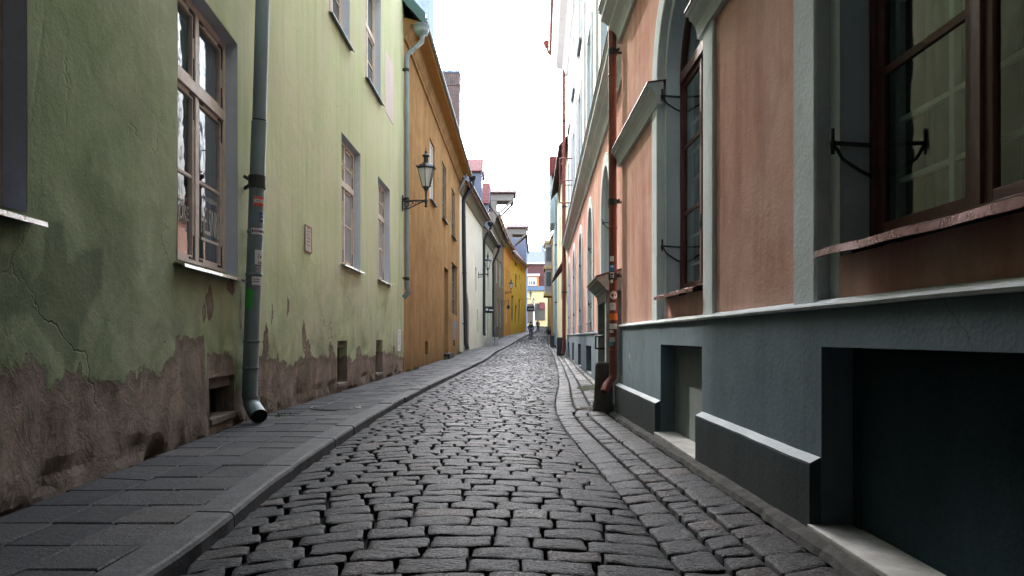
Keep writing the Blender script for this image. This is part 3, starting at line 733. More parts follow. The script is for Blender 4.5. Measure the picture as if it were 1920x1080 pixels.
def window(parent, fac, y0, y1, z0, z1, dep, mf, mp, zs=None, transom=None, bars=(), mull=True, fw=.075, sash=True, sill=None, th=.07,
           hinge=None, back=None, sillover=.06, sillproj=.09, bw=.035, curtain=None):
    """frame at depth dep-th..dep; zs: springing height when the head is an arch. Returns the window part."""
    c = (y0 + y1) / 2; hw = (y1 - y0) / 2; mb = MB(); d0, d1 = dep - th, dep
    if zs:
        arch_sweep(mb, fac, c, z0, zs, [(hw, d0), (hw, d1), (hw - fw, d1), (hw - fw, d0)], 16)
    else:
        fac.box(mb, y0, y0 + fw, z0, z1, d0, d1); fac.box(mb, y1 - fw, y1, z0, z1, d0, d1)
        fac.box(mb, y0 + fw, y1 - fw, z1 - fw, z1, d0 + .002, d1)
    fac.box(mb, y0 + fw, y1 - fw, z0, z0 + fw, d0 + .002, d1)
    if transom:
        tz, tt = transom; fac.box(mb, y0 + fw, y1 - fw, tz - tt / 2, tz + tt / 2, d0 - .014, d1)
    ztop = z1 if not zs else zs + hw
    if mull: fac.box(mb, c - fw * .62, c + fw * .62, z0 + fw, ztop - fw * .5, d0 + .006, d1)
    wn = mb.build('window', mf, parent, bevel=.005 if sash else 0)
    # casements between frame members
    spans = [(y0 + fw, c - fw * .62), (c + fw * .62, y1 - fw)] if mull else [(y0 + fw, y1 - fw)]
    levels = [(z0 + fw, (transom[0] - transom[1] / 2) if transom else (z1 - fw if not zs else zs))]
    if transom: levels.append((transom[0] + transom[1] / 2, z1 - fw if not zs else None))
    pm = MB()
    for (a, b) in spans:
        for (l0, l1) in levels:
            arch = l1 is None
            zt = l1 if not arch else zs
            if sash:
                s = MB(); q = .05
                if not arch:
                    e0, e1 = d0 + .02, d1 - .008
                    fac.box(s, a + .002, a + q, l0 + .002, zt - .002, e0, e1); fac.box(s, b - q, b - .002, l0 + .002, zt - .002, e0, e1)
                    fac.box(s, a + q, b - q, l0 + .002, l0 + q, e0 + .001, e1); fac.box(s, a + q, b - q, zt - q, zt - .002, e0 + .001, e1)
                    for bz in bars:
                        if l0 + .1 < bz < zt - .1: fac.box(s, a + q, b - q, bz - bw / 2, bz + bw / 2, e0 + .006, e1 - .006)
                    s.build('sash', mf, wn, bevel=.004)
            else:
                s = MB()
                for bz in bars:
                    if l0 + .1 < bz < zt - .1: fac.box(s, a, b, bz - bw / 2, bz + bw / 2, d0 + .02, d1 - .01)
                if s.f: s.build('glazing_bar', mf, wn)
            if not arch: pm.quad(fac.P(a, l0, d1 - .025), fac.P(b, l0, d1 - .025), fac.P(b, zt, d1 - .025), fac.P(a, zt, d1 - .025))
    if zs:
        rr = hw - fw * .5; n = 14
        zb = transom[0] if transom else zs
        o = len(pm.v)
        pts = [(c + rr, zb), *[(c + rr * math.cos(math.pi * i / n), zs + rr * math.sin(math.pi * i / n)) for i in range(n + 1)], (c - rr, zb)]
        pm.add([fac.P(p[0], p[1], d1 - .025) for p in pts], [tuple(range(len(pts)))])
    pm.build('pane', mp, wn, recalc=False)
    if hinge:
        for (a, b) in spans:
            for (l0, l1) in levels:
                if l1 is None: l1 = ztop - .4
                for zc, sg in ((l0 + .02, 1), (l1 - .02, -1)):
                    for yy, sy in ((a + .02, 1), (b - .02, -1)):
                        h = MB(); e = d0 + .012
                        fac.box(h, yy - .012, yy + .012, min(zc, zc + sg * .24), max(zc, zc + sg * .24), e, e + .012)
                        fac.box(h, min(yy + sy * .012, yy + sy * .12), max(yy + sy * .012, yy + sy * .12), zc - .012, zc + .012, e + .001, e + .012)
                        h.build('hinge', hinge, wn)
    if sill:
        s = MB(); k = 10; o = 0
        prof = [(dep - .02, z0 + .012), (-sillproj, z0 - .045), (-sillproj - .004, z0 - .075), (-sillproj + .012, z0 - .075), (-sillproj + .012, z0 - .055), (dep - .02, z0 - .006)]
        fac.prof(s, prof, y0 - sillover, y1 + sillover); s.build('sill', sill, wn)
    if back:
        s = MB(); e = d1 + .45
        s.quad(fac.P(y0 - .3, z0 - .3, e), fac.P(y1 + .3, z0 - .3, e), fac.P(y1 + .3, ztop + .3, e), fac.P(y0 - .3, ztop + .3, e))
        for yy in (y0 - .3, y1 + .3): s.quad(fac.P(yy, z0 - .3, d1), fac.P(yy, z0 - .3, e), fac.P(yy, ztop + .3, e), fac.P(yy, ztop + .3, d1))
        for zz in (z0 - .3, ztop + .3): s.quad(fac.P(y0 - .3, zz, d1), fac.P(y1 + .3, zz, d1), fac.P(y1 + .3, zz, e), fac.P(y0 - .3, zz, e))
        s.build('interior', back, wn, recalc=False)
    if curtain:
        s = MB(); n = 60
        for (a, b) in curtain:
            o = len(s.v)
            for i in range(n + 1):
                yy = a + (b - a) * i / n; dd = d1 + .2 + .035 * math.sin(i * 1.15) + .02 * math.sin(i * .53)
                s.v += [fac.P(yy, z0, dd), fac.P(yy, ztop, dd)]
            for i in range(n): s.face((o + 2 * i, o + 2 * i + 2, o + 2 * i + 3, o + 2 * i + 1), 0, True)
        s.build('curtain', M['curtain'], wn, recalc=False)
    return wn

def panel_text(mb, fac, txt, y_left, z, w, h, d, m=0, right_is_plus=True):
    """lettering on a front; on the left side of the street text reads toward +y, on the right toward -y"""
    vs, fs = text_mesh(txt, w, h)
    sg = 1 if right_is_plus else -1
    mb.add([fac.P(y_left + sg * a, z + b, d) for a, b in vs], fs, m)

# ------------------------------------------------------------------ the green house (left, near)
G1 = Fac(0, -2.5536, 8.45, -3.272, -1); G2 = Fac(8.45, -3.272, 20.6, -3.272, -1)
gh = thing('green_house', 'pale green limewashed house on the left with peeling plaster at its foot', 'house', (-3.3, 10, 0))
BH = [(-20, .9), (0, .9), (3.84, .83), (4.6, .74), (5.02, .68), (5.35, .67), (5.93, .76), (6.39, .92), (7.0, 1.08), (7.05, .42), (7.1, .80), (7.9, .80), (7.98, .36), (8.44, .40),
      (8.5, .74), (9.3, .70), (10.0, .62), (10.6, .66), (11.2, .60), (12, .68), (13, .62), (14, .54), (15, .60), (16, .52), (16.9, .68), (17.6, .56), (18.6, .58), (19.6, .46), (20.6, .36)]
CH = [(7.16, 1.39, .11, .18), (7.0, 1.25, .05, .10), (7.80, 1.57, .13, .09), (8.18, 1.3, .05, .3), (9.3, 1.28, .05, .22), (9.95, 1.44, .06, .16), (10.75, .98, .07, .34), (9.05, .9, .12, .2), (11.0, .75, .10, .26), (8.9, 1.75, .04, .1), (12.4, .72, .2, .16), (14.6, .66, .2, .12), (18.9, .62, .25, .14)]
DK = [(G1.y(px), G1.z(px, py)) for px, py in [(0, 480), (30, 470), (62, 520), (85, 505), (88, 425), (120, 415), (128, 500), (150, 465), (192, 470), (186, 545), (160, 590), (138, 690), (118, 690), (95, 625), (40, 585), (0, 600)]]
def seg_d(p, a, b):
    ax, ay = b[0] - a[0], b[1] - a[1]; t = max(0, min(1, ((p[0] - a[0]) * ax + (p[1] - a[1]) * ay) / (ax * ax + ay * ay + 1e-9)))
    return math.hypot(p[0] - a[0] - ax * t, p[1] - a[1] - ay * t)
def g_attr(y, z):
    bh = interp(BH, y)[0]; r = .5 + (bh - z) * .5
    for (yc, zc, ry, rz) in CH:
        q = math.hypot((y - yc) / ry, (z - zc) / rz)
        if q < 2: r = max(r, .5 + (1 - q) * .11)
    dk = 0.
    if y < 6 and z < 2.4:
        dd = min(seg_d((y, z), DK[i], DK[(i + 1) % len(DK)]) for i in range(len(DK)))
        dk = .5 + (1 if inside((y, z), DK) else -1) * min(.5, dd * 2.2)
    dk = max(0, dk)
    gr = max(0, min(1, 1.15 - z / 2.1)) * (1.0 if y < 8.45 else .75)
    gr = max(gr, .9 * max(0, 1 - abs(y - 8.3) / .5) * max(0, 1 - max(0, z - 1.3) / 3))
    for (yc, zc) in ((13.9, 2.3), (17.5, 2.35), (7.2, 1.6)):
        gr = max(gr, .75 * max(0, 1 - abs(y - yc) / .9) * max(0, 1 - abs(z - zc + .5) / .9))
    if y < 8.45: gr = max(gr, .7 * max(0, 1.15 - z / 5.2) * min(1, max(.25, (8.6 - y) / 3)))  # extra darkening of the near stretch: shade mixed into the grime mask
    k = min(1, max(0, (y - 4.2) / 4.2)); sh = (.45 + .4 * k) if y < 8.45 else 1  # alpha darkens towards the near end: painted shade
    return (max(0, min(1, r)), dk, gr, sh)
def g_disp(y, z):
    n = noise.noise((y * 1.6, z * 1.6, 3.3)) * .012 + noise.noise((y * .5, z * .5, 9)) * .012
    if z < 1.2:
        k = (1.2 - z) / 1.2; n += k * (noise.noise((y * 3.5, z * 3.5, 1.7)) * .022 + .008)
        if z < .22: n += max(0, noise.noise((y * 2.3, z * 4, 5.1)) - .02) * .13 * (1 - z / .22)
    return n
W1 = (6.31, 8.05, 1.72, 4.45); W0 = (2.35, 4.08, 1.74, 4.45); B1 = (7.14, 7.93, .07, .57)
holes = [(rect(*W1), .22, 1), (rect(*W0), .22, 1), (rect(*B1), .28, 0), (rect(1.9, 3.9, 7, 9.4), .22, 1), (rect(6.1, 7.8, 7, 9.4), .22, 1)]
mb, at = wall('wall', gh, G1, rect(-45, 8.45, -.4, 21), holes, None, [(3.2, 8.4, -.1, 2.2, .055), (-3, 8.4, 2.2, 5, .25), (0, 3.2, 0, 2.2, .15)], g_attr, 0, g_disp)  # unseen upper height added to keep sky light off the near street
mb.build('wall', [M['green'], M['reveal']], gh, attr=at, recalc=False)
U = [(12.2, 13.75), (15.27, 17.0), (9.0, 10.5)]
holes = [(rect(13.1, 14.74, 2.44, 4.94), .22, 1), (rect(16.68, 18.28, 2.44, 4.94), .22, 1), (rect(12.8, 13.55, .05, .93), .22, 0), (rect(16.4, 17.25, .05, .93), .22, 0)]
holes += [(rect(a, b, 6.83, 9.4), .22, 1) for a, b in U]
mb, at = wall('wall', gh, G2, rect(8.45, 20.6, -.4, 21), holes, None, [(8.5, 20.6, -.1, 1.9, .11), (8.5, 20.6, 1.9, 5, .4)], g_attr, 0, g_disp)  # raised out of view too, to add shade below
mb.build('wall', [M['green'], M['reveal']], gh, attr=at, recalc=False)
mb = MB(); shell(mb, G2, 8.46, 20.58, -.4, 21, 7.5, 0, .02); shell(mb, G1, -45, 8.44, -.4, 21, 7.5, 0, .3); mb.build('rear_wall', M['umber'], gh)
roof('roof', gh, G2, 8.3, 20.62, 20.9, 7.5, 44, .35, M['roofred'], gmat=M['umber']); roof('roof', gh, G1, -45, 8.3, 20.9, 7.5, 44, .35, M['roofred'], gmat=M['umber'])
w1 = window(gh, G1, *W1, .21, M['frame'], M['glassw'], transom=(3.58, .12), bars=(2.66,), sill=M['tin'], hinge=M['iron'], back=M['dark'], curtain=None)
# lettering on the panes of the big near window
mb = MB(); dd = .21 - .03
panel_text(mb, G1, 'KARAOKEBAAR', 7.43, 2.50, .46, .055, dd); panel_text(mb, G1, 'HELSINKI', 7.39, 2.13, .53, .30, dd)
mb.build('lettering', M['etch'], w1, recalc=False)
mb = MB(); G1.box(mb, 7.39, 7.92, 2.055, 2.085, dd - .002, dd); mb.build('underline', M['etch'], w1)
mb = MB(); panel_text(mb, G1, 'KARAOKE', 6.46, 2.19, .58, .15, dd); mb.build('lettering', M['ghost'], w1, recalc=False)
mb = MB(); n = 50
for i in range(n + 1):
    yy_ = 7.45 + .55 * i / n; dd_ = .33 + .03 * math.sin(i * .9) + .02 * math.sin(i * .37); mb.v += [G1.P(yy_, 1.7, dd_), G1.P(yy_, 4.5, dd_)]
for i in range(n): mb.face((2 * i, 2 * i + 2, 2 * i + 3, 2 * i + 1), 0, True)
mb.build('curtain', M['greyblind'], w1, recalc=False)
# a pale blind half behind the upper panes
mb = MB(); mb.quad(G1.P(6.4, 1.8, .26), G1.P(6.95, 1.8, .26), G1.P(6.95, 4.4, .26), G1.P(6.4, 4.4, .26)); mb.build('blind', M['paper'], w1, recalc=False)
window(gh, G1, *W0, .21, M['frame'], M['glass'], transom=(3.58, .12), bars=(2.66,), sill=M['tin'], back=M['dark'])
for a, b in ((1.9, 3.9), (6.1, 7.8)): window(gh, G1, a, b, 7, 9.4, .21, M['frame'], M['glassd'], transom=(8.7, .1), sash=False, sill=M['zincd'])
for a, b in ((13.1, 14.74), (16.68, 18.28)):
    window(gh, G2, a, b, 2.44, 4.94, .21, M['frame'], M['glassp'], transom=(4.08, .12), bars=(3.3, 4.5), sill=M['tin'], hinge=M['iron'])
for a, b in U: window(gh, G2, a, b, 6.83, 9.4, .21, M['frame'], M['glassd'], transom=(8.3, .12), bars=(7.6,), sill=M['zincd'])
def vent(fac, y0, y1, z0, z1, dep, parent, mboard, mframe):
    mb = MB(); fac.box(mb, y0 - .02, y1 + .02, z0 - .02, z1 + .02, dep, dep + .03); v = mb.build('basement_opening', mboard, parent)
    mb = MB(); fac.box(mb, y0 + .002, y1 - .002, z0 - .0, z0 + .07, -.02, dep - .003); mb.build('sill', mframe, v, bevel=.012)
    mb = MB(); fac.box(mb, y0 + .002, y1 - .002, z1 - .13, z1 - .002, .05, dep - .003); mb.build('lintel', mframe, v, bevel=.012)
    mb = MB()
    for k in range(5): yy = y0 + (y1 - y0) * (k + .5) / 5; fac.box(mb, yy - .01, yy + .01, z0 + .07, z1 - .13, dep - .05, dep - .03)
    mb.build('grille', M['iron'], v); return v
vent(G1, *B1, .24, gh, M['dark'], M['stone']); vent(G2, 12.8, 13.55, .05, .93, .2, gh, M['dark'], M['stone']); vent(G2, 16.4, 17.25, .05, .93, .2, gh, M['dark'], M['stone'])
mb = MB(); G2.box(mb, 17.6, 18.8, 6.83, 8.45, -.006, .02); mb.build('blank_panel', plaster('pale_pink_patch', (.66, .58, .55), (.58, .5, .48)), gh, bevel=.004)

# things fixed to the green wall
o = MB(); G2.box(o, 10.76, 11.12, 2.36, 2.78, -.012, -.004, 0)
for a, b, c, d in ((10.76, 11.12, 2.765, 2.78), (10.76, 11.12, 2.36, 2.375), (10.76, 10.775, 2.375, 2.765), (11.105, 11.12, 2.375, 2.765)): G2.box(o, a, b, c, d, -.016, -.0125, 1)
for k in range(5): zz = 2.46 + k * .055; G2.box(o, 10.85, 11.03 - .04 * (k % 2), zz, zz + .022, -.0145, -.0125, 2)
G2.box(o, 10.88, 11.0, 2.735, 2.76, -.0145, -.0125, 1)
tag(o.build('notice_plate', [plain('faded_notice_paper', (.50, .46, .40), .8, 0, .3), plain('faded_red_print', (.42, .12, .10), .8, 0, .3), plain('faded_pink_print', (.42, .22, .22), .8, 0, .3)]), 'small upright white notice with a red border on the green wall', 'notice')
o = MB(); G2.box(o, 19.45, 20.0, .60, 1.22, -.008, -.002, 0); vs, fs = text_mesh('I WOLF', .5, .2)
o.add([G2.P(19.62 + b, .68 + a, -.011) for a, b in vs], fs, 1)
tag(o.build('wall_sticker', [M['paper'], M['black']], recalc=False), 'worn vertical white sticker with dark writing low on the green wall corner', 'sticker')

# ------------------------------------------------------------------ down pipes
def pipe(name, label, path, r, mat, loc, brackets=(), bm_=None, joints=(), top_r=None, n=18, group=None):
    t = thing(name, label, 'drainpipe', loc, group)
    mb = MB(); mb.tube(path, r, n); mb.build('pipe', mat, t)
    for (i, f) in joints:
        a, b = Vector(path[i]), Vector(path[i + 1]); p = a.lerp(b, f); dr = (b - a).normalized(); rr = (r[i] if isinstance(r, list) else r)
        mb = MB(); mb.tube([p - dr * .022, p - dr * .012, p + dr * .012, p + dr * .022], [rr * 1.01, rr * 1.09, rr * 1.09, rr * 1.01], n); mb.build('joint', mat, t)
    for (i, f, side) in brackets:
        a, b = Vector(path[i]), Vector(path[i + 1]); p = a.lerp(b, f); dr = (b - a).normalized(); rr = (r[i] if isinstance(r, list) else r)
        mb = MB(); mb.tube([p - dr * .05, p + dr * .05], rr * 1.10, n); mb.bar(p + Vector((side * rr, .02, 0)), p + Vector((side * (rr + .12), .06, .02)), .03); mb.bar(p + Vector((side * rr, -.03, 0)), p + Vector((side * (rr + .03), -.07, .03)), .03)
        mb.build('bracket', bm_ or M['iron'], t)
    return t
def at3(px, py, y): return ((px - CX) / F * y, y, EYE + (CY - py) / F * y)
yy = 8.2
pa = [at3(497, -160, yy), at3(486, 225, yy), at3(486, 228, yy), at3(468, 742, yy), at3(478, 757, yy - .05), at3(494, 771, yy - .28)]
tp = thing('drainpipe', 'thick leaning grey drainpipe plastered with stickers on the green house', 'drainpipe', pa[3])
mb = MB(); mb.tube(pa[:2], .080, 20); mb.build('pipe', M['zincd'], tp)
lowz = plain('patchy_zinc', (.15, .205, .215), .55, .15, .45, 5, .2, .5, (1, 1, .3))
mb = MB(); mb.tube(pa[2:4] + [at3(471, 750, yy)], [.088, .092, .092], 20); mb.build('pipe', lowz, tp)
mb = MB(); c0 = Vector(at3(471, 748, yy)); dr = Vector((.17, -.20, -.12))
mb.tube([c0 + Vector((0, 0, .03)), c0 - Vector((0, 0, .05)), c0 + dr * .4 - Vector((0, 0, .07)), c0 + dr - Vector((0, 0, .07))], [.094, .096, .098, .098], 20, caps=False)
mb.build('spout', lowz, tp)
mb = MB(); mb.tube([c0 + dr * .9 - Vector((0, 0, .07)), c0 + dr * .93 - Vector((0, 0, .07))], .09, 20); mb.build('spout_inside', M['dark'], tp)
def along(py):
    for a, b in ((pa[0], pa[1]), (pa[2], pa[3])):
        za, zb = a[2], b[2]; zq = EYE + (CY - py) / F * yy
        if zb - 1e-6 <= zq <= za + 1e-6: t = (za - zq) / (za - zb); return Vector(a).lerp(Vector(b), t)
    return Vector(pa[3])
for py in (342,):
    p = along(py); mb = MB(); mb.tube([p + Vector((0, 0, .075)), p - Vector((0, 0, .075))], .101, 20); mb.bar(p + Vector((-.08, .05, 0)), p + Vector((-.2, .12, -.05)), .03); mb.bar(p + Vector((-.09, -.02, .03)), p + Vector((-.13, -.07, .06)), .03); mb.build('bracket', M['iron'], tp)
for py in (435, 515, 640, 690):
    p = along(py); mb = MB(); mb.tube([p + Vector((0, 0, .02)), p + Vector((0, 0, .008)), p - Vector((0, 0, .008)), p - Vector((0, 0, .02))], [.091, .098, .098, .091], 20); mb.build('joint', lowz, tp)
def sticker(px0, px1, py0, py1, mat, extra=(), r=.0945):
    """small curved label wrapped on the pipe; extra: (a0,a1,b0,b1,material) marks on it, or (text, a0,a1,b0,b1, material, vertical)"""
    def wrap(px, py, k):
        c = along(py); x = (px - CX) / F * yy - c.x; x = max(-.98 * r, min(.98 * r, x)); rr = r + k
        an = math.asin(x / r); return (c.x + rr * math.sin(an), c.y - rr * math.cos(an), c.z)
    def patch(mb, a0, a1, b0, b1, k, m=0, n=6):
        o = len(mb.v)
        for i in range(n + 1):
            for py in (b0, b1): mb.v.append(wrap(a0 + (a1 - a0) * i / n, py, k))
        for i in range(n): mb.face((o + 2 * i, o + 2 * i + 1, o + 2 * i + 3, o + 2 * i + 2), m, True)
    mb = MB(); patch(mb, px0, px1, py0, py1, .0025, 0); ms = [mat]
    for e in extra:
        if isinstance(e[0], str):
            txt, a0, a1, b0, b1, m, vert = e; vs, fs = text_mesh(txt, 1, 1); ms.append(m)
            if vert: pts = [wrap(a0 + (a1 - a0) * (1 - v), b1 + (b0 - b1) * u, .0045) for u, v in vs]
            else: pts = [wrap(a0 + (a1 - a0) * u, b1 + (b0 - b1) * v, .0045) for u, v in vs]
            mb.add(pts, fs, len(ms) - 1)
        else: ms.append(e[4]); patch(mb, *e[:4], .004, len(ms) - 1)
    return mb.build('sticker', ms, tp, recalc=False)
sticker(481, 497, 371, 388, M['red'], [(481.5, 497, 375.5, 382.5, M['paper']), ('CHAOS', 482, 496.5, 376, 382, M['black'], False)])
sticker(490, 497, 400, 418, M['navy'], [(491, 495, 404, 407, M['blue']), (491.5, 494, 411, 412.5, M['paper'])])
sticker(477, 497, 429.5, 441, M['paper'], [('I', 478.5, 480, 431, 439, M['black'], False), ('<3', 482, 489.5, 430.5, 440, M['pinkst'], True), ('SU', 490.5, 496, 432, 438.5, M['black'], False)])
sticker(492, 496, 447, 456, M['navy'])
sticker(483, 495.5, 470, 497, M['paper'], [('BURN', 487, 494, 472, 496, M['black'], True)])
sticker(478, 491, 519.5, 535.5, M['paper'], [(479.5, 489, 524, 525, M['navy']), (480, 488, 528, 529.5, M['navy'])])
sticker(484, 494, 500, 512, plain('torn_paper', (.36, .34, .36), .8, 0, .5, 30))
for a in ((467, 474, 541, 566), (470, 480, 545, 556), (468, 476, 568, 580), (474, 479, 558, 574)): sticker(a[0], a[1], a[2], a[3], M['spray'])

# ------------------------------------------------------------------ the ochre house
OR = Fac(20.6, -3.272, 40, -3.07, -1)
oh = thing('ochre_house', 'long ochre orange plastered house with a deep plain eave beyond the green house', 'house', (-3.3, 30, 0))
def pxr(f, a, b, pt, pb, ref=None):
    ref = ref or a; return (f.y(a), f.y(b), f.z(ref, pb), f.z(ref, pt))
ow = [pxr(OR, 805.5, 815, 256, 372), pxr(OR, 829, 836.5, 300, 408), pxr(OR, 846.5, 853.5, 350, 440)]
od = pxr(OR, 833, 840.5, 500, 655); ol = pxr(OR, 847, 857, 490, 588); ob = pxr(OR, 797, 802.5, 640, 668); ob2 = pxr(OR, 850, 853, 637, 650)
holes = [(rect(*q), .16, 0) for q in ow] + [(rect(od[0], od[1], .12, od[3]), .3, 0), (rect(*ol), .22, 0), (rect(*ob), .2, 0), (rect(*ob2), .2, 0)]
mb, at = wall('wall', oh, OR, rect(20.6, 40, -.4, 10.95), holes, None, [(20.6, 40, 0, 10, .8)])
shell(mb, OR, 20.62, 39.98, -.4, 10.9, 6.5, 0, .01); mb.build('wall', M['orange'], oh, recalc=False)
for k, q in enumerate(ow): window(oh, OR, *q, .14, M['framew'] if k == 0 else M['wood'], M['glassp'] if k == 0 else M['glassd'], bars=(q[2] + (q[3] - q[2]) * .35, q[2] + (q[3] - q[2]) * .68), sash=False, sill=M['zincd'], sillproj=.14)
window(oh, OR, *ol, .2, M['wood'], M['glassd'], bars=(ol[2] + .9, ol[2] + 1.8), sash=False)
mb = MB(); OR.box(mb, od[0], od[1], .12, od[3], .26, .31); dr_ = mb.build('door', M['framed'], oh)
mb = MB()
for k in range(2):
    for j in range(3): OR.box(mb, od[0] + .12 + k * .75, od[0] + .68 + k * .75, .4 + j * 1.2, 1.35 + j * 1.2, .24, .262)
mb.build('door_panel', M['framed'], dr_, bevel=.02)
mb = MB(); OR.box(mb, od[0] - .2, od[1] + .3, -.2, .22, -.28, .26); mb.build('doorstep', M['stoned'], oh, bevel=.02, jitter=.02)
for q in (ob, ob2):
    mb = MB(); OR.box(mb, q[0], q[1], q[2], q[3], .17, .2); v = mb.build('basement_opening', M['dark'], oh)
    mb = MB(); OR.box(mb, q[0] + .002, q[1] - .002, q[2], q[2] + .05, -.01, .16); mb.build('sill', M['stone'], v)
mb = MB(); gr = random.Random(5)
def stroke(pts, w, m):
    for i in range(len(pts) - 1):
        (y0, z0), (y1, z1) = pts[i], pts[i + 1]; L = math.hypot(y1 - y0, z1 - z0) + 1e-6; ny, nz = -(z1 - z0) / L * w, (y1 - y0) / L * w; d = -.004 - .0006 * len(mb.f) / 40
        mb.quad(OR.P(y0 - ny, z0 - nz, d), OR.P(y1 - ny, z1 - nz, d), OR.P(y1 + ny, z1 + nz, d), OR.P(y0 + ny, z0 + nz, d), m)
for (yc, zc, n, m, w, sp) in ((36.6, 1.35, 26, 0, .07, .55), (37.4, 1.1, 16, 1, .06, .45), (36.0, 1.9, 12, 1, .04, .3), (37.9, 1.55, 14, 0, .05, .3)):
    p = [(yc, zc)]
    for i in range(n): p.append((yc + gr.uniform(-sp, sp) * 1.2, zc + gr.uniform(-sp, sp)))
    stroke(p, w, m)
mb.build('graffiti', [plain('faded_blue_spray', (.13, .17, .22), .9, 0, .5, 9), plain('faded_red_spray', (.30, .12, .075), .9, 0, .5, 9)], oh, recalc=False)
# eave: cove cornice, soffit and roof with a green sheet verge
mb = MB(); OR.prof(mb, [(0.01, 10.0), (-.07, 10.0), (-.07, 10.12), (-.13, 10.18), (-.2, 10.42), (-.24, 10.45), (-.24, 10.5), (.01, 10.5)], 20.63, 40.0); mb.build('cornice', M['orange'], oh)
mb = MB(); OR.prof(mb, [(.02, 10.52), (-.62, 10.38), (-.64, 10.42), (-.64, 10.5), (.02, 10.66)], 20.62, 40.0); mb.build('soffit', M['soffit'], oh)
roof('roof', oh, OR, 20.55, 40.05, 11.2, 6.5, 48, .64, M['roofred'], gmat=M['orange'])
mb = MB(); q = math.tan(R(48))
def vg(d, dz, y): return OR.P(y, 11.2 + d * q + dz, d)
for (a, b, c, d) in (((-.7), 1.4, 20.3, 20.56),):
    mb.hexa([vg(a, -.16, c), vg(b, -.16, c), vg(b, -.16, d), vg(a, -.16, d), vg(a, .22, c), vg(b, .22, c), vg(b, .22, d), vg(a, .22, d)])
mb.build('verge', M['greenmetal'], oh)
mb = MB(); mb.tube([OR.P(20.35, 10.46, -.70), OR.P(40, 10.46, -.70)], .06, 10); mb.build('gutter', M['zinc'], oh)
mb = MB(); mb.box(-5.6, -4.4, 23.0, 25.4, 11, 18.6); mb.box(-5.68, -4.32, 22.92, 25.48, 18.6, 18.9); mb.build('chimney', M['brick'], oh, bevel=.02)  # unseen stack added to cast shade on the near right wall
# zinc down pipe at the joint of the two houses
y_ = 20.35
pa2 = [at3(792, 66, y_), at3(791, 78, y_), at3(764.5, 101, y_), at3(762.5, 106, y_), at3(763, 538, y_), at3(766, 548, y_), at3(757, 558, y_)]
t = pipe('drainpipe', 'slim zinc drainpipe with funnel head where the green and ochre houses meet', pa2, .072, M['zinc'], at3(763, 538, y_), [(3, .06, -1), (3, .62, -1), (3, .965, -1)], M['iron'], [(3, .03), (3, .3), (3, .63), (3, .9), (1, .5)])
mb = MB(); mb.lathe([(.07, -.18), (.09, -.14), (.2, -.08), (.225, .0), (.23, .12), (.25, .13), (.25, .15), (.2, .15)], at3(790, 58, y_), 18); mb.build('funnel', M['zinc'], t)
y_ = 39.6
for k, (lab, mt, rr, px, xo, y_, top, bot, kick) in enumerate([
    ('thin zinc drainpipe at the far end of the ochre house', M['zinc'], .065, 858, 874, 39.4, 331, 585, 855.5),
    ('thick black drainpipe on the corner of the white house', M['blackpipe'], .12, 869, 886, 41.0, 345, 644, 874)]):
    w_ = [at3(xo, top - 8, y_), at3(xo, top, y_), at3(px, top + 30, y_), at3(px, top + 36, y_), at3(px + (4 if k else -1), bot, y_), at3(kick + (3 if k else 0), bot + 10, y_ - .1)]
    t = pipe('drainpipe', lab, w_, rr, mt, w_[4], [(3, .1, -1), (3, .5, -1), (3, .86, -1)], M['iron'], [(3, .3), (3, .7)])
    mb = MB(); mb.lathe([(.07, -.2), (.2, -.05), (.22, .1), (.24, .12), (.18, .12)], at3(xo, top - 10, y_), 14); mb.build('funnel', mt, t)
# ------------------------------------------------------------------ the pink hall (right)
RN = Fac(-45, 1.64, 10.2, 1.64, 1); RF = Fac(10.9, 1.882, 36, 2.950, 1)
ph = thing('pink_hall', 'pink and white hall with tall arched windows above a slate grey plinth on the right', 'hall', (1.7, 8, 0))
NC = [2.72, 6.68, -1.42, -5.47]; FCN = [14.9, 19.6, 24.4, 29.2, 34.0]
HW, SP = .80, 3.80
UP = [(7.1, 9.7), (11.4, 13.9)]
holes = [(archpoly(c, 1.1, 1.05, SP), .06, 0) for c in NC] + [(rect(c - .7, c + .7, a, b), .25, 1) for c in NC for a, b in UP]
mb, at = wall('wall', ph, RN, rect(-45, 10.2, .98, 5.75), [h for h in holes if h[0][0][1] < 5], None, [(0, 10.2, 1, 5.6, .5)])
mb.quad(RN.P(10.2, .98), RN.P(10.2, 5.75), RN.P(10.2, 5.75, .5), RN.P(10.2, .98, .5))
mb.build('wall', [M['pink'], M['revealw']], ph, recalc=False)
mb, at = wall('upper_wall', ph, RN, rect(-45, 10.2, 5.74, 22), [h for h in holes if h[0][0][1] > 5], None, None)  # near upper wall raised out of view to shade the street
mb.quad(RN.P(10.2, 5.75), RN.P(10.2, 22), RN.P(10.2, 22, .5), RN.P(10.2, 5.75, .5))
mb.build('upper_wall', [M['hall'], M['revealw']], ph, recalc=False)
holes = [(archpoly(c, 1.1, 1.05, SP), .06, 0) for c in FCN if c < 35] + [(rect(c - .75, c + .75, a, b), .3, 1) for c in FCN for a, b in UP]
mb, at = wall('wall', ph, RF, rect(10.2, 36, .98, 5.75), [h for h in holes if h[0][0][1] < 5], None, [(10.4, 36, 1, 5.6, .8)])
mb.build('wall', [M['pink'], M['revealw']], ph, recalc=False)
mb, at = wall('upper_wall', ph, RF, rect(10.2, 36, 5.74, 15.6), [h for h in holes if h[0][0][1] > 5], None, None)
mb.build('upper_wall', [M['hall'], M['revealw']], ph, recalc=False)
mb = MB(); shell(mb, RN, -45, 10.6, -.5, 22, 9, 0, .5); shell(mb, RF, 10.2, 35.98, -.5, 15.6, 9, 0, .02); mb.build('rear_wall', M['hall'], ph)
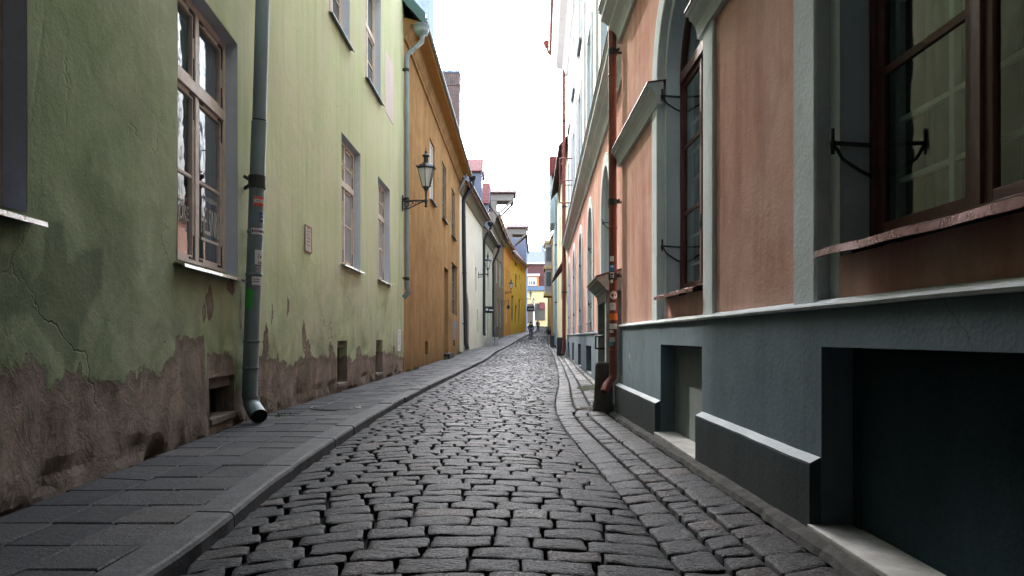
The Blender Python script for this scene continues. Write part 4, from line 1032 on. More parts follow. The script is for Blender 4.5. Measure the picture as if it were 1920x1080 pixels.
roof('roof', ph, RN, -45, 10.7, 22, 9, 34, .6, M['roofgrey'], gmat=M['hall']); roof('roof', ph, RF, 10.3, 36.1, 16.1, 9, 34, .6, M['roofgrey'], gmat=M['hall'])
def arched(fac, c, near):
    z0 = 1.175; s = MB()
    arch_sweep(s, fac, c, z0, SP, [(1.20, .012), (1.20, -.022), (1.185, -.03), (.925, -.03), (.91, -.02), (.91, .05), (HW, .05), (HW, .065), (1.20, .065)], 28 if near else 14)
    sv = s.build('window_surround', M['trim'], ph, bevel=0)
    s = MB()                                              # reveal of the opening
    zb = 1.475 if near else 1.44
    pts = archpoly(c, HW, zb, SP, 24); n = len(pts); o = len(s.v)
    for d in (.062, .34):
        for q in pts: s.v.append(fac.P(q[0], q[1], d))
    for i in range(n):
        if i != 0: s.face((o + i, o + (i + 1) % n, o + n + (i + 1) % n, o + n + i), 0, 2 < i < n - 2)
    s.build('reveal', M['revealw'], ph, recalc=False)
    s = MB(); fac.box(s, c - HW - .0, c + HW, 1.0, zb - .06, .045, .35); s.build('parapet', M['pink'], ph)
    w = window(ph, fac, c - HW + .004, c + HW - .004, zb, SP + HW, .26 if near else .30, M['framered'], M['glass'] if near else M['glassd'], zs=SP, transom=(SP - .0, .11) if near else (SP, .09),
               bars=(2.33, 3.04), fw=.048 if near else .075, sash=near, back=M['dark'] if near else None, th=.062, mull=True, bw=.04)
    # crumpled sheet metal sill
    s = MB(); k = 28 if near else 6; o = len(s.v); prof = [(.2, zb + .012), (-.05, zb - .028), (-.085, zb - .040), (-.09, zb - .075), (-.078, zb - .075), (-.075, zb - .05), (.2, zb - .01)]
    for i in range(k + 1):
        yy = c - HW + .003 + (2 * HW - .006) * i / k
        a = .012 * noise.noise((yy * 3.1, c, 1)) if near else 0; b = .012 * noise.noise((yy * 2.2, c, 4)) if near else 0
        for j, (d, z) in enumerate(prof): s.v.append(fac.P(yy, z + (a * 1.2 if 0 < j < 6 else 0), d + (b * 1.5 if 0 < j < 6 else 0)))
    m_ = len(prof)
    for i in range(k):
        for j in range(m_): s.face((o + i * m_ + j, o + i * m_ + (j + 1) % m_, o + (i + 1) * m_ + (j + 1) % m_, o + (i + 1) * m_ + j), 0, False)
    s.build('sill', M['redtin'] if not near else SILLM, w)
    # shutter pintles of wrought iron on the far jamb (and the near one)
    for zz in (1.98, 3.62):
        for sy in ((1, -1) if near else (1,)):
            s = MB(); e = c + sy * (HW - .03)
            s.bar(fac.P(e, zz, .20), fac.P(e, zz + .012, .0), .016, .018)
            s.tube([fac.P(e, zz - .17, .22), fac.P(e, zz - .13, .14), fac.P(e, zz - .07, .05), fac.P(e, zz - .01, .015)], .009, 8)
            s.tube([fac.P(e, zz - .045, .0), fac.P(e, zz + .085, .0)], .010, 8); s.tube([fac.P(e, zz - .02, .0), fac.P(e, zz + .02, .0)], .017, 10)
            s.build('shutter_pintle', M['iron'], ph)
    if near:                                              # inner white casements and curtains behind the glass
        s = MB(); e = .292
        for a in (c - .72, c - .28, c + .06, c + .28, c + .70): fac.box(s, a - .018, a + .018, 1.5, 4.3, e, e + .03)
        for z in (1.78, 2.08, 2.38, 2.68, 2.98, 3.28): fac.box(s, c - .7, c + .7, z - .012, z + .012, e + .002, e + .028)
        s.build('inner_casement', M['framew'], w)
        s = MB(); n = 90; o = len(s.v); d1 = .42
        for i in range(n + 1):
            yy = c - .95 + 1.9 * i / n; dd = d1 + .03 * math.sin(i * 1.05) + .02 * math.sin(i * .43)
            s.v += [fac.P(yy, 1.4, dd), fac.P(yy, 4.6, dd)]
        for i in range(n): s.face((o + 2 * i, o + 2 * i + 2, o + 2 * i + 3, o + 2 * i + 1), 0, True)
        s.build('curtain', M['curtain'], w, recalc=False)
SILLM = plain('dark_red_bent_sheet', (.20, .085, .09), .28, .6, .4, 5, .25)
for c in NC: arched(RN, c, True)
for c in FCN: arched(RF, c, False)
def rwin(fac, c, a, b):
    window(ph, fac, c - .75 if fac is RF else c - .7, c + .75 if fac is RF else c + .7, a, b, .26, M['framew'], M['glassp'], transom=(a + (b - a) * .68, .08), bars=(a + .9,), sash=False, sill=M['zincd'], sillproj=.10)
    s = MB(); q = .95
    for y0, y1, z0, z1 in ((c - q, c - .76, a - .1, b + .2), (c + .76, c + q, a - .1, b + .2), (c - .76, c + .76, b + .02, b + .2)): fac.box(s, y0, y1, z0, z1, -.05, .02)
    s.build('window_surround', M['trim'], ph, bevel=.006)
for c in FCN:
    for a, b in UP: rwin(RF, c, a, b)
for c in NC[:2]: rwin(RN, c, *UP[0])
mb = MB()
for c in [FCN[i] + 2.4 for i in range(4)] + [12.3]: RF.box(mb, c - .32, c + .32, 6.1, 15.0, -.06, .02)
mb.build('pilaster', M['hall'], ph, bevel=.006)
# impost cornice between the arches, main cornice, eaves
IMP = [(.02, 3.56), (-.045, 3.56), (-.05, 3.60), (-.065, 3.66), (-.10, 3.71), (-.115, 3.715), (-.12, 3.745), (-.145, 3.755), (-.145, 3.79), (.02, 3.812)]
for (a, b) in ((7.49, 10.32), (3.53, 5.87), (-.6, 1.91), (-4.66, -2.23)):
    mb = MB(); RN.prof(mb, IMP, a, b, 0); mb.build('impost_cornice', M['trim'], ph)
    mb = MB(); RN.prof(mb, [(.05, 3.826), (-.155, 3.802), (-.16, 3.786), (-.15, 3.786), (-.148, 3.795), (.05, 3.815)], a - .012, b + .012); mb.build('lead_capping', M['redtin'], ph)
MC = [(.02, 5.42), (-.05, 5.42), (-.06, 5.50), (-.09, 5.56), (-.16, 5.62), (-.18, 5.63), (-.19, 5.69), (-.27, 5.75), (-.30, 5.76), (-.30, 5.86), (-.33, 5.88), (-.33, 5.92), (.02, 6.0)]
for f, a, b in ((RN, -45, 10.3), (RF, 10.32, 36)):
    mb = MB(); f.prof(mb, MC, a, b); mb.build('main_cornice', M['trim'], ph)
    mb = MB(); f.prof(mb, [(.0, 6.03), (-.345, 5.945), (-.35, 5.92), (-.335, 5.92), (-.33, 5.93), (0, 6.01)], a, b); mb.build('cornice_capping', M['redtin'], ph)
EV = [(.02, 14.7), (-.12, 14.75), (-.2, 14.95), (-.3, 15.1), (-.62, 15.2), (-.72, 15.35), (-.85, 15.6), (-.88, 15.95), (.02, 16.1)]
for f, a, b in ((RF, 10.3, 36.02),):
    mb = MB(); f.prof(mb, EV, a, b); mb.build('eaves', M['hall'], ph)
    mb = MB(); mb.tube([f.P(a, 16.0, -.93), f.P(b + .1, 16.0, -.93)], .085, 10); mb.build('gutter', M['redpipe'], ph)
mb = MB(); mb.box(-4, 3, -40, -1.3, 3.9, 6.2); mb.box(-4, 3, -40, 4.0, 6.2, 20); mb.build('unseen_shade_block', M['hall'], ph)  # unseen mass added over the street to darken the foreground
# plinth with its recesses
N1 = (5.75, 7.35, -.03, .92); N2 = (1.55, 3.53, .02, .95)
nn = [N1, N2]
mb, at = wall('plinth', ph, RN, rect(-45, 10.2, -.6, 1.165), [(rect(*q), .21, 0) for q in nn], None, [(1, 10.2, 0, 1.1, .3)], d=-.04)
mb.quad(RN.P(10.2, -.6, -.04), RN.P(10.2, 1.165, -.04), RN.P(10.2, 1.165, .5), RN.P(10.2, -.6, .5))
mb.build('plinth', M['plinth'], ph, recalc=False)
mb = MB(); k = 60
prof = [(-.062, 1.145), (-.066, 1.160), (-.058, 1.170), (.0, 1.196), (.03, 1.196), (.03, 1.14)]
o = len(mb.v)
for i in range(k + 1):
    yy = -6 + 16.2 * i / k; w = .006 * noise.noise((yy * 2.1, 0, 0))
    for d, z in prof: mb.v.append(RN.P(yy, z + w, d + w * .7))
for i in range(k):
    for j in range(6): mb.face((o + i * 6 + j, o + i * 6 + (j + 1) % 6, o + (i + 1) * 6 + (j + 1) % 6, o + (i + 1) * 6 + j))
mb.face([o + k * 6 + j for j in range(6)])
mb.build('plinth_cap', M['cap'], ph)
for (a, b, zt) in ((7.36, 10.22, .285), (3.54, 5.74, .345), (-6, 1.54, .40)):
    mb = MB(); k = max(6, int((b - a) / .12)); o = 0
    prof = [(-.03, -.5), (-.098, -.5), (-.100, zt - .012), (-.096, zt), (-.04, zt + .03), (-.03, zt + .03)]
    for i in range(k + 1):
        yy = a + (b - a) * i / k; w = .005 * noise.noise((yy * 2.7, 3, 0))
        for d, z in prof: mb.v.append(RN.P(yy, z + w, d + w))
    for i in range(k):
        for j in range(6): mb.face((i * 6 + j, i * 6 + (j + 1) % 6, (i + 1) * 6 + (j + 1) % 6, (i + 1) * 6 + j), 1 if j == 3 else 0)
    mb.face(range(6)); mb.face([k * 6 + j for j in range(6)])
    mb.build('plinth_foot', [M['dado'], M['cap']], ph)
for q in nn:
    mb = MB(); RN.box(mb, q[0] - .02, q[1] + .02, q[2] - .1, q[3] + .02, .128, .16); r = mb.build('recess_board', M['niche'] if q is N1 else M['nicheshade'], ph)
    mb = MB(); e = .116
    for a, b, c, d in ((q[0] + .01, q[0] + .09, q[2], q[3]), (q[1] - .09, q[1] - .01, q[2], q[3]), (q[0] + .09, q[1] - .09, q[3] - .11, q[3] - .02)): RN.box(mb, a, b, c, d, e, .127)
    mb.build('recess_frame', M['niche'] if q is N1 else M['nicheshade'], r, bevel=.004)
    mb = MB(); RN.box(mb, q[0] - .01, q[1] + .01, -.5, q[2] + .012, -.112, .17); mb.build('recess_sill', M['conc'], ph, bevel=.012, jitter=.006)
fn = [(18.6, 20.7), (23.5, 25.3), (28.4, 30.0), (33.2, 34.8)]
mb, at = wall('plinth', ph, RF, rect(10.2, 36, -.6, 1.1), [(rect(a, b, -.02, .75), .25, 0) for a, b in fn], None, None, d=-.05)
RF.prof(mb, [(-.07, 1.08), (-.07, 1.12), (.02, 1.15), (.02, 1.08)], 10.2, 36); mb.build('plinth', M['plinth'], ph, recalc=False)
for a, b in fn:
    mb = MB(); RF.box(mb, a, b, -.05, .78, .15, .18); mb.build('recess_board', M['niche'], ph)
# doorway in the return of the hall
PC_ = plain('portal_grey', (.27, .30, .30), .75, 0, .35, 6, .25)
y0, y1 = 11.75, 13.65
mb = MB(); RF.box(mb, y0, y0 + .22, -.3, 1.80, -.30, .0); RF.box(mb, y1 - .22, y1, -.3, 1.80, -.30, .0); RF.box(mb, y0 + .22, y1 - .22, 1.62, 1.799, -.298, .0); mb.build('door_surround', PC_, ph, bevel=.01)
PC = plain('portal_green_grey', (.36, .385, .365), .7, 0, .3, 8, .2)
mb = MB(); RF.prof(mb, [(0, 1.80), (-.31, 1.80), (-.33, 1.84), (-.36, 1.86), (-.42, 1.93), (-.47, 1.96), (-.47, 2.02), (0, 2.16)], y0 - .2, y1 + .2); cn = mb.build('door_canopy', PC, ph)
mb = MB(); RF.prof(mb, [(0, 2.18), (-.49, 2.04), (-.495, 2.01), (-.48, 2.01), (0, 2.163)], y0 - .22, y1 + .22); mb.build('canopy_sheet', M['redtin'], cn)
DG = plain('dark_green_door', (.035, .05, .045), .45, 0, .4, 10, .2)
mb = MB(); RF.box(mb, y0 + .22, y1 - .22, -.2, 1.62, -.16, -.1); dr_ = mb.build('door', DG, ph)
mb = MB()
for j in range(2):
    for k in range(3): RF.box(mb, y0 + .34 + j * .66, y0 + .80 + j * .66, .0 + k * .55, .42 + k * .55, -.178, -.161)
mb.build('door_panel', DG, dr_, bevel=.012)
mb = MB(); mb.tube([RF.P(y1 - .42, .78, -.17), RF.P(y1 - .42, .78, -.36), RF.P(y1 - .42, 1.02, -.36), RF.P(y1 - .42, 1.02, -.17)], .022, 8); mb.build('handle', M['iron'], dr_)
# rust red pipes
y_ = 10.32
pa = [at3(1147, -420, y_), at3(1148.5, 300, y_), at3(1150, 698, y_), at3(1149, 708, y_), at3(1138, 722, y_ - .1), at3(1133, 735, y_ - .16)]
t = pipe('drainpipe', 'rust red drainpipe covered with stickers beside the stone door portal', pa, .062, M['redpipe'], pa[2], [(0, .72, 1), (1, .2, 1), (1, .55, 1)], M['iron'], [(0, .62), (0, .78), (1, .22), (1, .32), (1, .9)])
def rpatch(px0, px1, py0, py1, mat, marks=()):
    mb = MB(); ms = [mat]; r = .0645
    def wrap(px, py, k):
        cxp = 1148.5 + (py - 300) / 398 * 1.5; x = (px - cxp) / F * y_; x = max(-.98 * r, min(.98 * r, x)); an = math.asin(x / r)
        c = at3(cxp, py, y_); return (c[0] + (r + k) * math.sin(an), c[1] - (r + k) * math.cos(an), c[2])
    def p(a0, a1, b0, b1, k, m):
        o = len(mb.v)
        for i in range(6):
            for py in (b0, b1): mb.v.append(wrap(a0 + (a1 - a0) * i / 5, py, k))
        for i in range(5): mb.face((o + 2 * i, o + 2 * i + 1, o + 2 * i + 3, o + 2 * i + 2), m, True)
    if marks == 'round':
        o = len(mb.v)
        for rr, m in ((1, 0), (.38, 1)):
            o = len(mb.v); mb.v.append(wrap((px0 + px1) / 2 - (2 if m else 0), (py0 + py1) / 2, .003 + m * .002))
            for i in range(20): an = i * math.pi / 10; mb.v.append(wrap((px0 + px1) / 2 - (2 if m else 0) + (px1 - px0) / 2 * rr * math.cos(an), (py0 + py1) / 2 + (py1 - py0) / 2 * rr * math.sin(an), .003 + m * .002))
            for i in range(20): mb.face((o, o + 1 + i, o + 1 + (i + 1) % 20), m)
        ms.append(M['red'])
    else:
        p(px0, px1, py0, py1, .003, 0)
        for (a0, a1, b0, b1, mt) in marks: ms.append(mt); p(a0, a1, b0, b1, .005, len(ms) - 1)
    mb.build('sticker', ms, t, recalc=False)
rpatch(1143, 1150, 481, 491, M['paper']); rpatch(1143, 1151, 497, 509, M['blue'], [(1144, 1149, 499, 502, M['paper'])]); rpatch(1143, 1150, 511, 522, M['paper'], [(1145, 1149, 514, 516, M['black'])])
rpatch(1144, 1148, 525, 531, M['paper']); rpatch(1143, 1156, 546, 562, M['paper'], 'round'); rpatch(1143, 1153, 568, 582, M['paper'], [(1145, 1150, 572, 575, M['ghost'])])
rpatch(1142.5, 1157, 588, 600, M['orangest']); rpatch(1143, 1156, 607, 617, M['paper']); rpatch(1143, 1149, 619, 624, M['paper']); rpatch(1143, 1152, 632, 641, M['ghost']); rpatch(1142, 1149, 641, 648, M['teal'])
y_ = 35.9
pa = [at3(1027, 90, y_), at3(1029, 98, y_), at3(1053, 115, y_), at3(1057, 121, y_), at3(1057.5, 655, y_), at3(1055, 664, y_ - .1)]
t = pipe('drainpipe', 'tall rust red drainpipe with a funnel under the white eaves', pa, .10, M['redpipe'], pa[4], [(3, .2, 1), (3, .5, 1), (3, .8, 1)], M['iron'], [(3, .35), (3, .7)])
mb = MB(); mb.lathe([(.1, -.2), (.22, -.05), (.25, .12), (.27, .14), (.2, .14)], at3(1027, 84, y_), 14); mb.build('funnel', M['redpipe'], t)
t = thing('sign_frame', 'rusty open metal frame projecting from the white upper wall on the right', 'frame', RF.P(30, 7, 0))
Xw = RF.X(30)
mb = MB(); r0 = M['redpipe']
for a, b in (((Xw, 30, 8.85), (Xw - .6, 30, 8.85)), ((Xw - .6, 30, 8.85), (Xw - .6, 30, 6.9)), ((Xw - .6, 30, 6.9), (Xw, 30, 6.9))): mb.tube([a, b], .028, 8)
mb.build('frame', r0, t)
for z, w in ((7.88, .6), (7.68, .42)): mb = MB(); mb.tube([(Xw, 30, z), (Xw - w, 30, z)], .02, 8); mb.build('cross_bar', r0, t)
# guard stone at the corner
mb = MB(); rr = [(.175, -.22), (.165, .06), (.150, .10), (.142, .35), (.128, .66), (.112, .70), (.05, .715)]
mb.lathe([(r, z) for r, z in rr], (1.425, 10.64, -.1), 14); q = mb
o = q.build('guard_stone', M['stoned'], None, jitter=.022); o.location = (0, 0, 0)
tag(o, 'dark tapering guard stone at the foot of the rust red drainpipe', 'guard stone')
# drain hole and moss on the apron
mb = MB(); gx, gy = 1.16, 11.2; gz = zroad(gx, gy)
mb.box(gx - .10, gx + .42, gy - .16, gy + .2, gz - .06, gz + .014, 1); mb.box(gx - .04, gx + .36, gy - .10, gy + .14, gz - .03, gz + .0165, 0)
for k in range(6): mb.box(gx - .03 + k * .065, gx - .012 + k * .065, gy - .1, gy + .14, gz + .0165, gz + .022, 0)
tag(mb.build('drain_grate', [M['dark'], M['stone']]), 'small iron drain grate in the paving before the stone portal', 'drain')
mb = MB(); o = 0; n = 26
mb.v.append((1.72, 15.4, zroad(1.72, 15.4) + .022))
for r, h in ((.6, .016), (1, .0)):
    for i in range(n):
        a = 2 * math.pi * i / n; k = 1 + .3 * noise.noise((math.cos(a) * 2, math.sin(a) * 2, r)); xx = 1.72 + .26 * r * k * math.cos(a); yy = 15.4 + 0.8 * r * k * math.sin(a)
        mb.v.append((xx, yy, zroad(xx, yy) + h))
for i in range(n): mb.face((0, 1 + i, 1 + (i + 1) % n), 0, True); mb.face((1 + i, 1 + n + i, 1 + n + (i + 1) % n, 1 + (i + 1) % n), 0, True)
o = mb.build('moss', M['moss'], jitter=.02); o['kind'] = 'stuff'; tag(o, 'yellowish moss spread over the paving beyond the stone portal', 'moss')
# ------------------------------------------------------------------ houses further along
def house(name, label, cat, fac, y0, y1, ze, D, wm, rm, wins=(), pitch=50, over=.45, soffit=None, wstyle=None, doors=(), base=-.5, grp=None, roofon=True, th=.14):
    t = thing(name, label, cat, fac.P((y0 + y1) / 2, 0, 0), grp)
    hs = [(rect(*q), .2, 0) for q in wins] + [(rect(*q), .25, 0) for q in doors]
    mb, at = wall('wall', t, fac, rect(y0, y1, base, ze), hs, None, None)
    shell(mb, fac, y0 + .02, y1 - .02, base, ze, D, 0, .01); mb.build('wall', wm, t, recalc=False)
    fm, pm = wstyle or (M['framew'], M['glassd'])
    for q in wins: window(t, fac, *q, .17, fm, pm, bars=(q[2] + (q[3] - q[2]) * .5,), sash=False, fw=.09)
    for q in doors:
        mb = MB(); fac.box(mb, q[0], q[1], q[2], q[3], .18, .24); d = mb.build('door', M['framed'], t)
        mb = MB(); c = (q[0] + q[1]) / 2; fac.box(mb, q[0] + .1, c - .05, q[2] + .3, q[3] - .2, .16, .179); fac.box(mb, c + .05, q[1] - .1, q[2] + .3, q[3] - .2, .16, .179); mb.build('door_panel', M['framed'], d)
    if roofon: roof('roof', t, fac, y0 - .05, y1 + .05, ze + .1, D, pitch, over, rm, gmat=wm, th=th)
    if soffit:
        mb = MB(); fac.prof(mb, [(.02, ze - 1.0), (-.10, ze - .95), (-.16, ze - .7), (-.30, ze - .45), (-over - .02, ze - .38), (-over - .04, ze - .3), (.02, ze)], y0, y1); mb.build('eaves', soffit, t)
    return t
def gutter(t, fac, y0, y1, z, d, mat=None):
    mb = MB(); mb.tube([fac.P(y0, z, d), fac.P(y1, z, d)], .075, 8); mb.build('gutter', mat or M['zincd'], t)
WH = Fac(40, -3.07, 62, -1.75, -1)
wh = house('white_house', 'white limewashed house with a brick arched doorway and red tiled dormer', 'house', WH, 40, 53, 10.4, 6.5, M['white'], M['roofred'],
           [pxr(WH, 891, 893.5, 500, 545), pxr(WH, 894, 896, 580, 622)], 50, .55, M['wood'], (M['wood'], M['glassd']))
gutter(wh, WH, 40, 53, 10.1, -.62, M['blackpipe'])
mb = MB(); c = 43.0; arch_sweep(mb, WH, c, -.1, 2.6, [(1.25, -.02), (1.25, .05), (.9, .05), (.9, -.02)], 14); s_ = mb.build('door_arch', M['brick2'], wh)
mb = MB(); pts = archpoly(c, .9, -.1, 2.6, 12); mb.add([WH.P(a, b, -.004) for a, b in pts], [tuple(range(len(pts)))]); mb.build('door', M['framed'], wh, recalc=False)
mb = MB(); q = [at3(862, 300, 42.6)]; yc = 42.6
x0, x1, zt = (825 - CX) / F * yc, (862 - CX) / F * yc, EYE + (CY - 140) / F * yc
mb.box(x0, x1, 42, 43.2, 10, zt - .9); mb.box(x0 - .05, x1 + .05, 41.95, 43.25, zt - .9, zt - .75); mb.box(x0 - .02, x1 + .02, 41.97, 43.22, zt - .75, zt - .12)
ch = mb.build('chimney', M['brick'], wh, bevel=.015)
mb = MB(); mb.box(x0 - .08, x1 + .06, 41.92, 43.28, zt - .12, zt); mb.build('chimney_cap', M['bluetin'], ch)
mb = MB()
for xa in (x0 + .25, x0 + .7): mb.box(xa, xa + .05, 41.9, 41.96, zt - .8, zt - .4)
mb.build('chimney_clamp', M['iron'], ch)
def dormer(parent, xf, xb, ya, yb, zb, ze, zr, wm, rm, front):
    """gabled dormer looking at the street; ridge runs across the street"""
    ym = (ya + yb) / 2; mb = MB()
    mb.hexa([(xb, ya, zb), (xf, ya, zb), (xf, yb, zb), (xb, yb, zb), (xb, ya, ze), (xf, ya, ze), (xf, yb, ze), (xb, yb, ze)])
    mb.add([(xf, ya, ze), (xf, yb, ze), (xf, ym, zr), (xb, ya, ze), (xb, yb, ze), (xb, ym, zr)], [(0, 1, 2), (5, 4, 3)])
    d = mb.build('dormer', wm, parent)
    mb = MB(); o = .12; t = .07; k = (zr - ze) / (ym - ya)
    for s in (-1, 1):
        e = ym + s * (ym - ya + .2); zq = ze - .2 * k
        mb.hexa([(xb, e, zq), (xf + o, e, zq), (xf + o, ym, zr), (xb, ym, zr), (xb, e, zq + t), (xf + o, e, zq + t), (xf + o, ym, zr + t), (xb, ym, zr + t)])
    mb.build('dormer_roof', rm, d)
    mb = MB()
    for s in (-1, 1):
        e = ym + s * (ym - ya + .22); zq = ze - .22 * k
        mb.hexa([(xf + o + .003, e, zq - .04), (xf + o + .04, e, zq - .04), (xf + o + .04, ym, zr - .04), (xf + o + .003, ym, zr - .04), (xf + o + .003, e, zq + .1), (xf + o + .04, e, zq + .1), (xf + o + .04, ym, zr + .1), (xf + o + .003, ym, zr + .1)])
    mb.build('verge_board', front, d)
    mb = MB(); mb.box(xf, xf + .03, ym - .4, ym + .4, ze - 1.3, ze - .1); mb.build('dormer_window', M['glassd'], d)
    return d
dormer(wh, -2.25, -5.2, 49.4, 52.0, 10.3, 13.1, 14.15, M['bluegrey'], M['roofred'], M['framew'])
CRM = Fac(40, -3.07, 62, -1.75, -1)
ch_ = house('cream_house', 'cream limewashed house with stone entrance steps between two black drainpipes', 'house', CRM, 53, 62, 9.6, 6.5, M['cream'], M['roofred'],
            [pxr(CRM, 914, 916.5, 470, 545)], 50, .5, M['wood'], (M['wood'], M['glassd']), [(56.6, 57.9, .9, 3.4), (59.2, 60.3, .5, 3.4)])
gutter(ch_, CRM, 53, 62, 9.3, -.57, M['blackpipe'])
dormer(ch_, -1.95, -4.4, 55.2, 58, 9.3, 12.0, 13.7, M['bluegrey'], M['roofred'], M['bluetin'])
for lab, px, xo, y_, top, bot in (('black drainpipe between the white and the cream house fronts', 908, 920, 53.2, 428, 625), ('black drainpipe at the cream house end, by the brown house', 925, 935, 61.6, 470, 642)):
    w_ = [at3(xo, top - 6, y_), at3(xo, top, y_), at3(px, top + 22, y_), at3(px, top + 27, y_), at3(px, bot, y_), at3(px + 1, bot + 3, y_ - .1)]
    t = pipe('drainpipe', lab, w_, .10, M['blackpipe'], w_[4], [(3, .3, -1), (3, .7, -1)], M['iron'], [(3, .5)])
    mb = MB(); mb.lathe([(.1, -.2), (.25, -.05), (.27, .14), (.2, .14)], at3(xo, top - 8, y_), 10); mb.build('funnel', M['blackpipe'], t)
t = thing('stone_steps', 'pale stone entrance steps with an iron railing before the cream house', 'steps', CRM.P(56, .3, -.4))
gz = lambda y: ground(xl(y), y)
mb = MB(); CRM.box(mb, 55.4, 58.2, -.2, 1.0, -.85, -.01); CRM.box(mb, 54.9, 55.38, -.2, .78, -.85, -.012); CRM.box(mb, 54.4, 54.88, -.2, .55, -.85, -.014); mb.build('step', M['conc'], t, bevel=.015)
mb = MB()
for yy in (54.6, 55.6, 56.8, 58.1): zb = .5 if yy < 55 else 1.0; mb.tube([CRM.P(yy, zb, -.8), CRM.P(yy, zb + .9, -.8)], .022, 6)
mb.tube([CRM.P(54.6, 1.4, -.8), CRM.P(55.6, 1.9, -.8), CRM.P(58.1, 1.9, -.8)], .024, 6); mb.tube([CRM.P(54.6, .95, -.8), CRM.P(55.6, 1.45, -.8), CRM.P(58.1, 1.45, -.8)], .016, 6)
mb.build('railing', M['iron'], t)
BR = Fac(62, -1.75, 78, -.95, -1)
bw_ = [pxr(BR, a, b, c, d) for a, b, c, d in ((931, 934, 482, 530), (936.5, 940, 489, 537), (941.5, 943.5, 500, 540), (932, 934.5, 560, 612), (938, 940.5, 563, 615))]
br = house('brown_house', 'umber brown house with pale window surrounds and a timber hoist gable', 'house', BR, 62, 78, 12.4, 7, M['umber'], M['roofdark'], bw_, 56, .6, None, (M['cream'], M['glassp']), [])
mb = MB(); BR.prof(mb, [(.02, 11.2), (-.12, 11.25), (-.3, 11.8), (-.62, 12.2), (-.64, 12.4), (.02, 12.6)], 62, 78); mb.build('eaves', M['wood'], br)
mb = MB()
for yy in (63.5, 66.5, 69.5, 72.5, 75.5): mb.bar(BR.P(yy, 11.3, -.05), BR.P(yy, 12.2, -.6), .16)
mb.build('eaves_bracket', M['orange2'], br)
def hoist(parent, y0, y1, xb, xf, z0, z1, strut, xs, rm):
    mb = MB(); mb.hexa([(xb, y0, z0), (xf, y0, z0), (xf, y1, z0), (xb, y1, z0), (xb, y0, z1), (xf, y0, z1), (xf, y1, z1), (xb, y1, z1)]); h = mb.build('hoist_beam', M['woodd'], parent)
    mb = MB(); ym = (y0 + y1) / 2; zr = z1 + .55
    for e in (y0 - .3, y1 + .3): mb.hexa([(xb, e, z1 - .1), (xf + .25, e, z1 - .1), (xf + .25, ym, zr), (xb, ym, zr), (xb, e, z1), (xf + .25, e, z1), (xf + .25, ym, zr + .12), (xb, ym, zr + .12)])
    mb.build('hoist_roof', rm, h)
    for e in (y0 + .1, y1 - .1): mb = MB(); mb.bar((xf - .15, e, z0 + .02), (xs, e, strut), .2); mb.build('strut', M['woodd'], h)
    mb = MB(); mb.box(xb - 1.5, xb + .75, y0 + .05, y1 - .05, strut - 2.0, z0 - .003); mb.build('hoist_hatch', M['wood'], h)
hoist(br, 69, 71.4, -2.3, .2, 14.8, 15.6, 13.6, -1.2, M['roofdark'])
OR2 = Fac(78, -.95, 88, -.2, -1)
o2 = house('orange_house', 'bright orange plastered house squeezed between the brown and the yellow house', 'house', OR2, 78, 88, 12.6, 7, M['orange2'], M['roofred'],
           [pxr(OR2, a, b, c, d) for a, b, c, d in ((947.5, 949, 500, 537), (951, 952.5, 505, 540), (953.5, 955, 508, 542), (949.5, 951.5, 575, 606))], 54, .6, M['sandy'], (M['framew'], M['glassd']), [])
YE = Fac(88, -.2, 105, 2.1, -1)
ye = house('yellow_house', 'mustard yellow house with tall narrow doorways and a dark tiled hoist gable', 'house', YE, 88, 105, 12.2, 7, M['yellow'], M['roofdark'],
           [pxr(YE, a, b, c, d) for a, b, c, d in ((965.5, 969, 477, 498), (966, 969, 513, 538), (962.5, 963.8, 511, 521), (973, 974.5, 515, 525), (977, 978.5, 497, 507), (976, 977, 532, 545))], 54, .55, M['sandy'], (M['framed'], M['glassd']),
           [pxr(YE, 959, 963.5, 553, 602), pxr(YE, 966, 969.5, 572, 605), pxr(YE, 972.5, 976, 560, 606)])
hoist(ye, 89, 91.6, -.7, 1.95, 14.4, 15.3, 13.2, .4, M['roofdark'])
BG = Fac(105, 2.1, 128, 2.9, -1)
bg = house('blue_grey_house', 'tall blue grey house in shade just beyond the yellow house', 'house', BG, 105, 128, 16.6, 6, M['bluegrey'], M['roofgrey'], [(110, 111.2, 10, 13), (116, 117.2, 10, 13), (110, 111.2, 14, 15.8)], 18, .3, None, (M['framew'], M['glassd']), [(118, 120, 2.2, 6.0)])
# the pale tower beyond the roofs
tw = thing('pale_tower', 'tall pale blue rough plastered tower rising behind the ochre house roof', 'tower', (-20, 150, 0))
yq = 150; x1 = (805 - CX) / F * yq; x2 = (813.5 - CX) / F * yq; zs_ = EYE + (CY - 92) / F * yq
mb = MB(); mb.box(x1 - 9, x1, yq, yq + 9, 0, 84); mb.build('shaft', M['tower'], tw, bevel=.05)
mb = MB(); mb.hexa([(x2 - 10, yq - .3, 0), (x2, yq - .3, 0), (x2, yq + 9.3, 0), (x2 - 10, yq + 9.3, 0), (x2 - 10, yq - .3, zs_ - 1.4), (x2, yq - .3, zs_ - 1.4), (x2, yq + 9.3, zs_ - 1.4), (x2 - 10, yq + 9.3, zs_ - 1.4)])
mb.hexa([(x2 - 10, yq - .3, zs_ - 1.4), (x2, yq - .3, zs_ - 1.4), (x2, yq + 9.3, zs_ - 1.4), (x2 - 10, yq + 9.3, zs_ - 1.4), (x1 - 9, yq - .01, zs_), (x1 + .01, yq - .01, zs_), (x1 + .01, yq + 9, zs_), (x1 - 9, yq + 9, zs_)]); mb.build('buttress', M['tower'], tw)
mb = MB(); mb.lathe([(6.8, 0), (5, 3), (.1, 22)], (x1 - 4.5, yq + 4.5, 84), 4, smooth=False); mb.build('spire', M['roofgrey'], tw)
